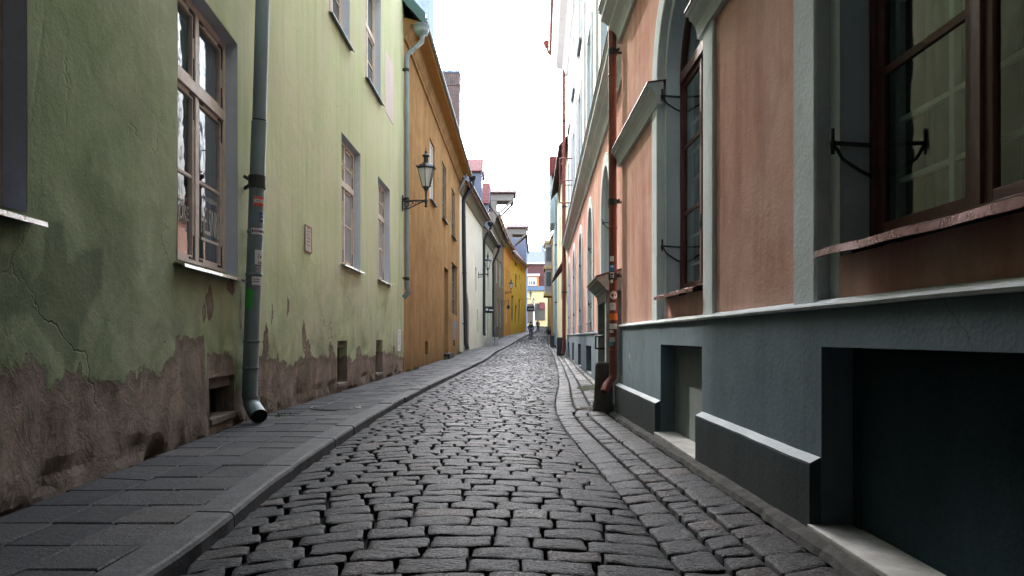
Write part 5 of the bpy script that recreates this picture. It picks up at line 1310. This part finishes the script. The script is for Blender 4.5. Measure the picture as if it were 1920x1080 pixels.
# right-hand houses beyond the hall
R3 = Fac(36.2, 2.96, 50, 3.32, 1)
r3 = house('straw_house', 'pale straw plastered house with a dark door hood beyond the pink hall', 'house', R3, 36.2, 50, 11.5, 7, M['straw'], M['roofdark'], [(39, 40.2, 3.4, 5.4), (43, 44.2, 3.4, 5.4), (47, 48.2, 3.4, 5.4), (40, 41.2, 7, 9), (45, 46.2, 7, 9)], 50, .5, None, (M['framew'], M['glassp']), [(41, 42.2, .1, 2.4)])
mb = MB(); R3.prof(mb, [(0, 5.6), (-.62, 4.5), (-.66, 4.4), (-.6, 4.36), (0, 5.1)], 38, 42.5); mb.build('door_hood', M['shingle'], r3)
mb = MB(); R3.box(mb, 36.2, 50, -.5, .9, -.04, .02); mb.build('plinth', M['plinth'], r3)
R4 = Fac(50, 3.32, 80, 4.80, 1)
r4 = house('mint_house', 'narrow mint and cream house front with a teal drainpipe further up on the right', 'house', R4, 50.1, 79.8, 13.4, 7, M['mint'], M['roofred'], [(53, 54.2, 4, 6.4), (58, 59.2, 4, 6.4), (63, 64.2, 4, 6.4), (69, 70.2, 4, 6.4), (55, 56.2, 8, 10), (62, 63.2, 8, 10)], 56, .4, None, (M['framew'], M['glassd']), [(60, 61.2, .3, 2.8)])
mb = MB(); R4.box(mb, 51.5, 54.5, 9.6, 13.2, -.55, .02); b_ = mb.build('oriel', M['mint'], r4)
mb = MB(); R4.box(mb, 51.4, 54.6, 13.21, 14.6, -.6, .02); mb.build('oriel_roof', M['roofred'], b_)
w_ = [R4.P(50.6, 12.2, -.75), R4.P(50.6, 11.9, -.75), R4.P(50.6, 11.2, -.12), R4.P(50.6, 11.0, -.12), R4.P(50.6, .4, -.12)]
pipe('drainpipe', 'pale teal drainpipe on the mint house front', w_, .075, plain('pale_teal_pipe', (.30, .42, .42), .5, .2, .3, 4), w_[4], [(3, .3, 1), (3, .7, 1)], M['iron'], [(3, .5)])
R5 = Fac(80, 4.78, 105, 5.6, 1)
r5 = house('sandy_house', 'sandy yellow house with a grey two storey bay window and red mansard roof', 'house', R5, 80, 112, 13.0, 8, M['sandy'], M['shingle'], [(92, 93.3, 5, 7.6), (97, 98.3, 5, 7.6), (102, 103.3, 5.2, 7.6), (92, 93.3, 9.4, 11.8), (98, 99.3, 9.4, 11.8)], 66, .3, M['sandy'], (M['framew'], M['glassd']), [(95, 96.4, 1.2, 4.2), (104, 105.4, 1.6, 4.4)])
mb = MB(); R5.box(mb, 83, 87, 6.2, 12.6, -.85, .02); b_ = mb.build('bay_window', M['bay'], r5)
for z in (6.0, 9.3, 12.4): mb = MB(); R5.box(mb, 82.8, 87.2, z, z + .35, -1.0, .02); mb.build('bay_cornice', M['sandy'], b_)
for z0, z1 in ((7.2, 8.9), (10.2, 11.9)):
    mb = MB(); mb.box(R5.X(83) - .72, R5.X(83) - .12, 82.95, 82.99, z0, z1); R5.box(mb, 84, 86, z0, z1, -.88, -.852); mb.build('bay_pane', M['glassd'], b_)
# house closing the view
eb = thing('corner_house', 'butter yellow house closing the street with dark red mansard and shop front', 'house', (6, 136, 3))
Z = lambda py: EYE + (CY - py) / F * 136; Xp = lambda px: (px - CX) / F * 136
mb = MB(); mb.box(-4, 16, 136, 146, 0, Z(540)); mb.build('wall', M['butter'], eb)
mb = MB(); mb.hexa([(-4.2, 135.8, Z(537)), (16.2, 135.8, Z(537)), (16.2, 146, Z(537)), (-4.2, 146, Z(537)), (-3, 137.2, Z(494)), (15, 137.2, Z(494)), (15, 145, Z(494)), (-3, 145, Z(494))]); mb.build('mansard', M['shingle'], eb)
mb = MB(); mb.hexa([(-4.3, 135.5, Z(545)), (16.3, 135.5, Z(545)), (16.3, 136.1, Z(545)), (-4.3, 136.1, Z(545)), (-4.3, 135.6, Z(536.5)), (16.3, 135.6, Z(536.5)), (16.3, 136.3, Z(536.5)), (-4.3, 136.3, Z(536.5))]); mb.build('cornice', M['bluetin'], eb)
mb = MB(); mb.hexa([(-3.2, 136.9, Z(494)), (15.2, 136.9, Z(494)), (15.2, 145.2, Z(494)), (-3.2, 145.2, Z(494)), (-1, 141, Z(464)), (13, 141, Z(464)), (13, 142, Z(464)), (-1, 142, Z(464))]); rf = mb.build('roof', M['roofgrey'], eb)
mb = MB(); mb.box(-3.3, 15.3, 136.7, 137.0, Z(494), Z(491.5)); mb.build('roof_edge', M['framew'], eb)
mb = MB(); mb.box(Xp(1017) , Xp(1026), 141.2, 142.6, Z(470), Z(452)); mb.build('chimney', M['bluegrey'], rf)
mb = MB(); mb.box(Xp(988), Xp(1010), 135.6, 138, Z(537), Z(518)); d = mb.build('dormer', M['sunfl'], eb)
mb = MB(); mb.box(Xp(986), Xp(1012), 135.3, 138, Z(518), Z(514)); mb.build('dormer_roof', M['framew'], d)
mb = MB(); mb.box(Xp(990), Xp(1005.5), 135.5, 135.62, Z(535.5), Z(521)); w_ = mb.build('window', M['framew'], d)
for a, b in ((991, 994), (995, 998), (999, 1004)): mb = MB(); mb.box(Xp(a), Xp(b), 135.46, 135.51, Z(534), Z(527)); mb.build('pane', M['glassd'], w_)
mb = MB(); mb.box(Xp(1003), Xp(1022), 135.7, 136.1, Z(600), Z(569)); sh = mb.build('shop_front', M['framed'], eb)
mb = MB(); mb.box(Xp(1004), Xp(1021.4), 135.64, 135.71, Z(598), Z(577)); mb.build('shop_window', M['glassd'], sh)
mb = MB(); mb.prism([(0, Z(567)), (-2.0, Z(579)), (-2.0, Z(581)), (0, Z(569))], lambda t, a, b: (t, 135.7 + a, b), Xp(1011), Xp(1021)); mb.build('awning', M['awning'], sh)
mb = MB(); mb.box(Xp(988), Xp(999), 135.7, 136.1, Z(606), Z(570)); mb.build('shop_door', M['framed'], eb)
mb = MB(); mb.box(Xp(999.5), Xp(1002.5), 135.6, 136.1, Z(612), Z(566)); mb.build('pillar', M['framew'], eb)
# screens of rear roofs behind the camera come from the two long houses and the added overhead block

# ------------------------------------------------------------------ lamps
lamp = thing('wall_lamp', '', 'street lamp', (0, 0, 0), 'bracket lamps along the left row of houses')
def six(mb, r0, z0, r1, z1, cx=.70): mb.lathe([(r0, z0), (r1, z1)], (cx, 0, 0), 6, smooth=False)
mb = MB(); mb.box(0, .03, -.07, .07, -.26, .2); mb.tube([(.0, 0, .02), (.35, 0, .05), (.70, 0, .05)], .028, 8)
mb.tube([(.02, 0, -.2), (.18, 0, -.19), (.36, 0, -.10), (.52, 0, -.02), (.66, 0, .03)], .018, 8)
for k in range(4):
    x = .12 + k * .12; r = .07 - k * .012; mb.tube([(x + r * math.cos(a), 0, -.06 + k * .025 + r * math.sin(a)) for a in [i * .7 for i in range(10)]], .011, 6)
mb.tube([(.70, 0, -.12), (.70, 0, .42)], .026, 8); mb.lathe([(.01, -.16), (.05, -.12), (.03, -.08), (.045, -.02), (.06, .05), (.03, .11), (.03, .3), (.06, .36), (.09, .42)], (.70, 0, 0), 10)
mb.build('bracket', M['iron'], lamp)
mb = MB(); six(mb, .115, .43, .125, .46); six(mb, .265, .98, .30, 1.02)
for k in range(6):
    a = math.pi / 6 + k * math.pi / 3; mb.bar((.7 + .12 * math.cos(a), .12 * math.sin(a), .45), (.7 + .262 * math.cos(a), .262 * math.sin(a), .99), .022)
    mb.lathe([(.02, 1.0), (.028, 1.03), (.004, 1.09)], (.7 + .29 * math.cos(a), .29 * math.sin(a), 0), 6)
mb.build('lantern_frame', M['iron'], lamp)
mb = MB(); mb.lathe([(.108, .455), (.25, .985)], (.7, 0, 0), 6, smooth=False); mb.build('glass', M['lampglass'], lamp)
mb = MB(); mb.lathe([(.30, 1.02), (.22, 1.09), (.10, 1.16), (.075, 1.2), (.075, 1.33), (.12, 1.36), (.12, 1.385), (.05, 1.43), (.035, 1.46), (.05, 1.49), (.012, 1.54), (.004, 1.62)], (.7, 0, 0), 6, smooth=False); mb.build('lantern_roof', M['iron'], lamp)
def dup(root, loc, rz, label):
    r = root.copy(); COL.objects.link(r); r.location = loc; r.rotation_euler = (0, 0, rz); r['label'] = label
    for c in root.children:
        k = c.copy(); COL.objects.link(k); k.parent = r
    return r
spots = [((-3.25, 20.25, 5.0), 0, 'nearest black iron bracket lamp, beside the green house corner'),
         ((xl(50) + .0, 50, 5.57), 0, 'second black bracket lamp, on the white house wall'),
         ((xl(80), 80, 6.25), 0, 'bracket lamp before the bright orange house front'),
         ((xl(114), 114, 7.35), 0, 'small far lamp on the blue grey house above a black sign'),
         ((4.25, 135.6, 7.3), -math.pi / 2, 'farthest lamp, against the butter yellow house')]
for k, (p, rz, lb) in enumerate(spots):
    if k == 0: lamp.location = p; lamp['label'] = lb
    else: dup(lamp, p, rz, lb)
# ------------------------------------------------------------------ hanging signs, boards, covers
t = thing('hanging_sign', 'black projecting box sign with a white disc on the cream house', 'sign', CRM.P(54.6, 3, -.3))
X0 = CRM.X(54.6)
mb = MB(); mb.box(X0 + .06, X0 + .78, 54.5, 54.64, 2.92, 3.42); mb.build('panel', M['black'], t, bevel=.02)
mb = MB(); mb.lathe([(.10, 0), (.10, .012)], (0, 0, 0), 16)
mb.v = [(X0 + .2 + x, 54.495 - z, 3.2 + y) for x, y, z in mb.v]; mb.box(X0 + .36, X0 + .7, 54.488, 54.498, 3.10, 3.2); mb.build('emblem', M['paper'], t)
mb = MB(); mb.tube([(X0, 54.57, 3.46), (X0 + .8, 54.57, 3.46)], .018, 6); mb.build('arm', M['iron'], t)
t = thing('hanging_sign', 'wrought iron sign bracket with a pendant in front of the brown house', 'sign bracket', BR.P(73.5, 4.6, -.3)); X0 = BR.X(73.5)
mb = MB(); mb.tube([(X0, 73.5, 4.9), (X0 + .85, 73.5, 4.9)], .025, 6); mb.tube([(X0, 73.5, 4.3), (X0 + .3, 73.5, 4.4), (X0 + .6, 73.5, 4.88)], .018, 6); mb.tube([(X0 + .3 + .12 * math.cos(i * .7), 73.5, 4.68 + .12 * math.sin(i * .7)) for i in range(10)], .014, 6); mb.build('bracket', M['iron'], t)
mb = MB(); mb.tube([(X0 + .8, 73.5, 5.05), (X0 + .8, 73.5, 4.3)], .03, 6); mb.lathe([(.02, -.3), (.14, -.2), (.16, .05), (.03, .2)], (X0 + .8, 73.5, 4.3), 8); mb.build('pendant', M['iron'], t)
t = thing('hanging_sign', 'wide black sign board with pale lettering below the far small lamp', 'sign', BG.P(112, 5.6, -.5)); X0 = BG.X(112)
mb = MB(); mb.box(X0 + .1, X0 + 1.35, 111.95, 112.05, 5.2, 6.05); mb.build('panel', M['black'], t, bevel=.02)
mb = MB()
for k in range(5): mb.box(X0 + .3 + k * .18, X0 + .42 + k * .18, 111.93, 111.948, 5.5, 5.7)
mb.build('lettering', M['cream'], t)
mb = MB(); mb.tube([(X0, 112, 6.15), (X0 + 1.4, 112, 6.15)], .025, 6); mb.build('arm', M['iron'], t)
def aboard(x, y, w, h, label, lean=.12):
    z = zroad(x, y); t = thing('pavement_board', label, 'sign board', (x, y, z))
    for s in (-1, 1):
        mb = MB(); e = s * .22
        mb.hexa([(x - w / 2, y + e, z), (x + w / 2, y + e, z), (x + w / 2, y + e + .03, z), (x - w / 2, y + e + .03, z), (x - w / 2, y + e * .15, z + h), (x + w / 2, y + e * .15, z + h), (x + w / 2, y + e * .15 + .03, z + h), (x - w / 2, y + e * .15 + .03, z + h)])
        mb.build('panel', M['black'], t)
    for xx in (x - w / 2, x + w / 2):
        mb = MB(); mb.bar((xx, y - .16, z + .3), (xx, y + .16, z + .3), .02); mb.build('brace', M['iron'], t)
aboard(2.66, 37.6, .34, 1.0, 'nearest black pavement board at the end of the pink hall')
aboard(3.12, 52, .42, .9, 'black pavement board beside the mint house')
def planter(x, y, w, label):
    z = zroad(x, y); t = thing('planter_box', label, 'planter', (x, y, z))
    mb = MB(); mb.hexa([(x - w / 2, y - .3, z), (x + w / 2, y - .3, z), (x + w / 2, y + .3, z), (x - w / 2, y + .3, z), (x - w / 2 - .06, y - .36, z + .55), (x + w / 2 + .06, y - .36, z + .55), (x + w / 2 + .06, y + .36, z + .55), (x - w / 2 - .06, y + .36, z + .55)]); mb.build('tub', M['black'], t, bevel=.02)
    mb = MB()
    for k in range(160):
        c = Vector((x + random.gauss(0, w * .28), y + random.gauss(0, .16), z + .55 + abs(random.gauss(0, .22)))); a = random.uniform(0, 6.28); r = random.uniform(.04, .08); u = Vector((math.cos(a), math.sin(a), random.uniform(-.5, .8))) * r; v = Vector((-math.sin(a), math.cos(a), random.uniform(-.3, .6))) * r * .6
        mb.add([c - u, c + v, c + u, c - v], [(0, 1, 2, 3)])
    mb.build('foliage', M['stoned'], t, recalc=False)
planter(3.45, 56, .5, 'dark planter tub with low foliage at the mint house wall'); planter(5.0, 88, .7, 'dark planter tub in front of the grey bay window')
planter(5.45, 102, .6, 'farthest dark planter tub, beside the sandy house')
mb = MB(); c = (-2.56, 9.9); cz = ground(*c) + .006; n = 40
mb.lathe([(.36, -.05), (.36, .008), (.335, .012), (.33, .006)], (c[0], c[1], cz), n)
o = mb.build('manhole_cover', M['iron'], None)
mb = MB()
for i in range(-5, 6):
    for j in range(-5, 6):
        if i * i + j * j < 28: mb.box(c[0] + i * .058 - .02, c[0] + i * .058 + .02, c[1] + j * .058 - .02, c[1] + j * .058 + .02, cz + .002, cz + .0125)
o2_ = mb.build('tread_pattern', M['iron'], o)
tag(o, 'round cast iron manhole cover set in the left pavement', 'manhole cover')
mb = MB()
for (bx, by, n, sp, hh) in ((OR.X(22.3) + .12, 22.3, 160, .7, .1), (OR.X(20.9) + .1, 21.0, 90, .35, .09), (OR.X(31.6) + .14, 31.5, 220, 1.0, .16), (OR.X(38) + .14, 38.2, 160, .9, .16), (-3.0, 8.9, 40, .3, .05)):
    for k in range(n):
        x = bx + abs(random.gauss(0, .06)) - .05; y = by + random.gauss(0, sp / 2); z = ground(x, y); h = hh * random.uniform(.4, 1.2); a = random.uniform(0, 6.28); l = random.uniform(.01, .05)
        mb.add([(x - .006 * math.sin(a), y + .006 * math.cos(a), z - .01), (x + .006 * math.sin(a), y - .006 * math.cos(a), z - .01), (x + l * math.cos(a), y + l * math.sin(a), z + h)], [(0, 1, 2)])
o = mb.build('grass', M['grass'], recalc=False); o['kind'] = 'stuff'; tag(o, 'small green grass tufts along the foot of the ochre house', 'grass')
# ------------------------------------------------------------------ people
def skin_mesh(name, pts, edges, mat, parent, root=0, sub=2):
    me = bpy.data.meshes.new(name); me.from_pydata([p[:3] for p in pts], edges, []); ob = bpy.data.objects.new(name, me); COL.objects.link(ob)
    md = ob.modifiers.new('s', 'SKIN'); md.use_smooth_shade = True
    for i, v in enumerate(me.skin_vertices[0].data):
        r = pts[i][3]; v.radius = r if isinstance(r, tuple) else (r, r); v.use_root = (i == root)
    s2 = ob.modifiers.new('b', 'SUBSURF'); s2.levels = s2.render_levels = sub
    dg = bpy.context.evaluated_depsgraph_get(); dg.update()
    res = bpy.data.meshes.new_from_object(ob.evaluated_get(dg)); bpy.data.objects.remove(ob); bpy.data.meshes.remove(me)
    res.materials.clear(); res.materials.append(mat)
    for p in res.polygons: p.use_smooth = True
    o = bpy.data.objects.new(name, res); COL.objects.link(o); o.parent = parent; return o
def person(label, loc, rz, h, jacket, legs, stride=.22):
    """walking figure facing local -y"""
    t = thing('person', label, 'person', loc); t.rotation_euler = (0, 0, rz); k = h / 1.75; t.scale = (k, k, k)
    J = {'pel': (0, 0, .95, .13), 'wst': (0, 0, 1.1, .125), 'chs': (0, -.01, 1.3, .15), 'nck': (0, -.01, 1.47, .06), 'hd0': (0, -.03, 1.56, .075), 'hd1': (0, -.035, 1.66, .092), 'hd2': (0, -.02, 1.72, .06)}
    for s, n in ((1, 'r'), (-1, 'l')):
        f = stride * s
        J['hip' + n] = (.10 * s, 0, .90, .10); J['kn' + n] = (.10 * s, -f * .55 - .05, .50, .062); J['an' + n] = (.10 * s, -f + .04, .09, .042); J['to' + n] = (.115 * s, -f - .12, .04, .035)
        J['sh' + n] = (.19 * s, 0, 1.41, .065); J['el' + n] = (.25 * s, f * .45 + .03, 1.14, .046); J['wr' + n] = (.25 * s, f * .8 - .05, .90, .032); J['pa' + n] = (.25 * s, f * .9 - .07, .83, .036)
        for q in range(4): J[f'f{q}{n}'] = (.245 * s, f * .95 - .11 + q * .024, .745 + .012 * abs(q - 1.4), .010)
        J['th' + n] = (.235 * s, f * .9 - .125, .80, .011)
    E = [('pel', 'wst'), ('wst', 'chs'), ('chs', 'nck'), ('nck', 'hd0'), ('hd0', 'hd1'), ('hd1', 'hd2')]
    for n in 'rl': E += [('pel', 'hip' + n), ('hip' + n, 'kn' + n), ('kn' + n, 'an' + n), ('an' + n, 'to' + n), ('chs', 'sh' + n), ('sh' + n, 'el' + n), ('el' + n, 'wr' + n), ('wr' + n, 'pa' + n), ('pa' + n, 'th' + n)] + [('pa' + n, f'f{q}{n}') for q in range(4)]
    def part(name, keys, mat, grow=0, extra=None, sub=2):
        ks = [a for a in J if a in keys]; idx = {a: i for i, a in enumerate(ks)}
        pts = [(*J[a][:3], J[a][3] + grow) for a in ks]; ed = [(idx[a], idx[b]) for a, b in E if a in idx and b in idx]
        return skin_mesh(name, pts, ed, mat, t, 0, sub)
    part('body', set(J), M['skin'])
    part('trousers', {'pel', 'hipr', 'hipl', 'knr', 'knl', 'anr', 'anl'}, legs, .014)
    part('jacket', {'pel', 'wst', 'chs', 'shr', 'shl', 'elr', 'ell', 'wrr', 'wrl'}, jacket, .022)
    mb = MB()
    for s, n in ((1, 'r'), (-1, 'l')):
        a = J['an' + n]; mb.tube([(a[0], a[1] + .06, .045), (a[0], a[1], .05), (a[0] + .01 * s, a[1] - .1, .045), (a[0] + .012 * s, a[1] - .19, .03)], [.04, .052, .048, .03], 10)
    o = mb.build('shoes', M['shoe'], None); o.parent = t
    mb = MB(); mb.lathe([(.01, 1.79), (.06, 1.775), (.098, 1.72), (.104, 1.66), (.09, 1.60), (.05, 1.57)], (0, -.012, 0), 14); o = mb.build('hair', M['hair'], None); o.parent = t
    for v in o.data.vertices:
        if v.co.y < -.05 and v.co.z < 1.72: v.co.y = -.05
    mb = MB(); mb.lathe([(.004, -.02), (.018, -.012), (.012, .02), (.004, .03)], (0, -.132, 1.635), 8); mb.lathe([(.02, -.02), (.012, .02)], (.095, -.03, 1.645), 6); mb.lathe([(.02, -.02), (.012, .02)], (-.095, -.03, 1.645), 6); o = mb.build('face_features', M['skin'], None); o.parent = t
    mb = MB()
    for s in (-1, 1): mb.lathe([(.003, -.007), (.010, 0), (.003, .007)], (.034 * s, -.122, 1.665), 8)
    mb.box(-.025, .025, -.124, -.116, 1.585, 1.592); o = mb.build('eyes', M['hair'], None); o.parent = t
    return t
x_, y_ = (995.5 - CX) / F * 74, 74
person('person in a dark jacket and blue jeans walking away beside the kerb', (x_, y_, zroad(x_, y_)), math.pi, 1.76, M['jacketd'], M['jeans'])
x_, y_ = (1008.5 - CX) / F * 107, 107
person('smaller distant person in a plum jacket and black trousers', (x_, y_, zroad(x_, y_)), math.pi, 1.74, M['jacketp'], M['trousers'], .3)

# ------------------------------------------------------------------ light, sky, camera
EL, AZ = 36., 17.                                             # the sun stands ahead, a little left of the street
sd = Vector((-math.sin(R(AZ)) * math.cos(R(EL)), math.cos(R(AZ)) * math.cos(R(EL)), math.sin(R(EL))))
su = bpy.data.lights.new('sun', 'SUN'); su.energy = 5.0; su.angle = R(.6); su.color = (1, .93, .84)
so = bpy.data.objects.new('sun', su); COL.objects.link(so); so.rotation_euler = sd.to_track_quat('Z', 'Y').to_euler(); so.location = (0, 0, 40)
w = bpy.data.worlds.new('World'); sc.world = w; w.use_nodes = True; nt = w.node_tree; nt.nodes.clear()
sky = nt.nodes.new('ShaderNodeTexSky'); sky.sky_type = 'NISHITA'; sky.sun_disc = False; sky.sun_elevation = R(EL); sky.sun_rotation = R(-AZ); sky.dust_density = 1.5; sky.air_density = 1.0; sky.ozone_density = 1.2
hs = nt.nodes.new('ShaderNodeHueSaturation'); hs.inputs['Saturation'].default_value = .55; hs.inputs['Value'].default_value = 18.0; nt.links.new(sky.outputs[0], hs.inputs['Color'])
bgn = nt.nodes.new('ShaderNodeBackground'); bgn.inputs[1].default_value = .15; nt.links.new(hs.outputs[0], bgn.inputs[0])
ow_ = nt.nodes.new('ShaderNodeOutputWorld'); nt.links.new(bgn.outputs[0], ow_.inputs[0])
cam = bpy.data.cameras.new('camera'); co = bpy.data.objects.new('camera', cam); COL.objects.link(co); sc.camera = co
co.location = (0, 0, EYE); co.rotation_euler = (R(90), 0, 0)
cam.sensor_width = 36; cam.lens = 24; cam.shift_y = (CY - 540) / 1920; cam.clip_start = .05; cam.clip_end = 3000
sc.view_settings.view_transform = 'Standard'; sc.view_settings.look = 'None'; sc.view_settings.exposure = 0; sc.view_settings.gamma = 1
sc.render.engine = 'CYCLES'; cy = sc.cycles
cy.use_denoising = True; cy.max_bounces = 7; cy.diffuse_bounces = 4; cy.glossy_bounces = 3; cy.transmission_bounces = 4; cy.transparent_max_bounces = 8; cy.caustics_reflective = False; cy.caustics_refractive = False
cy.sample_clamp_indirect = 6
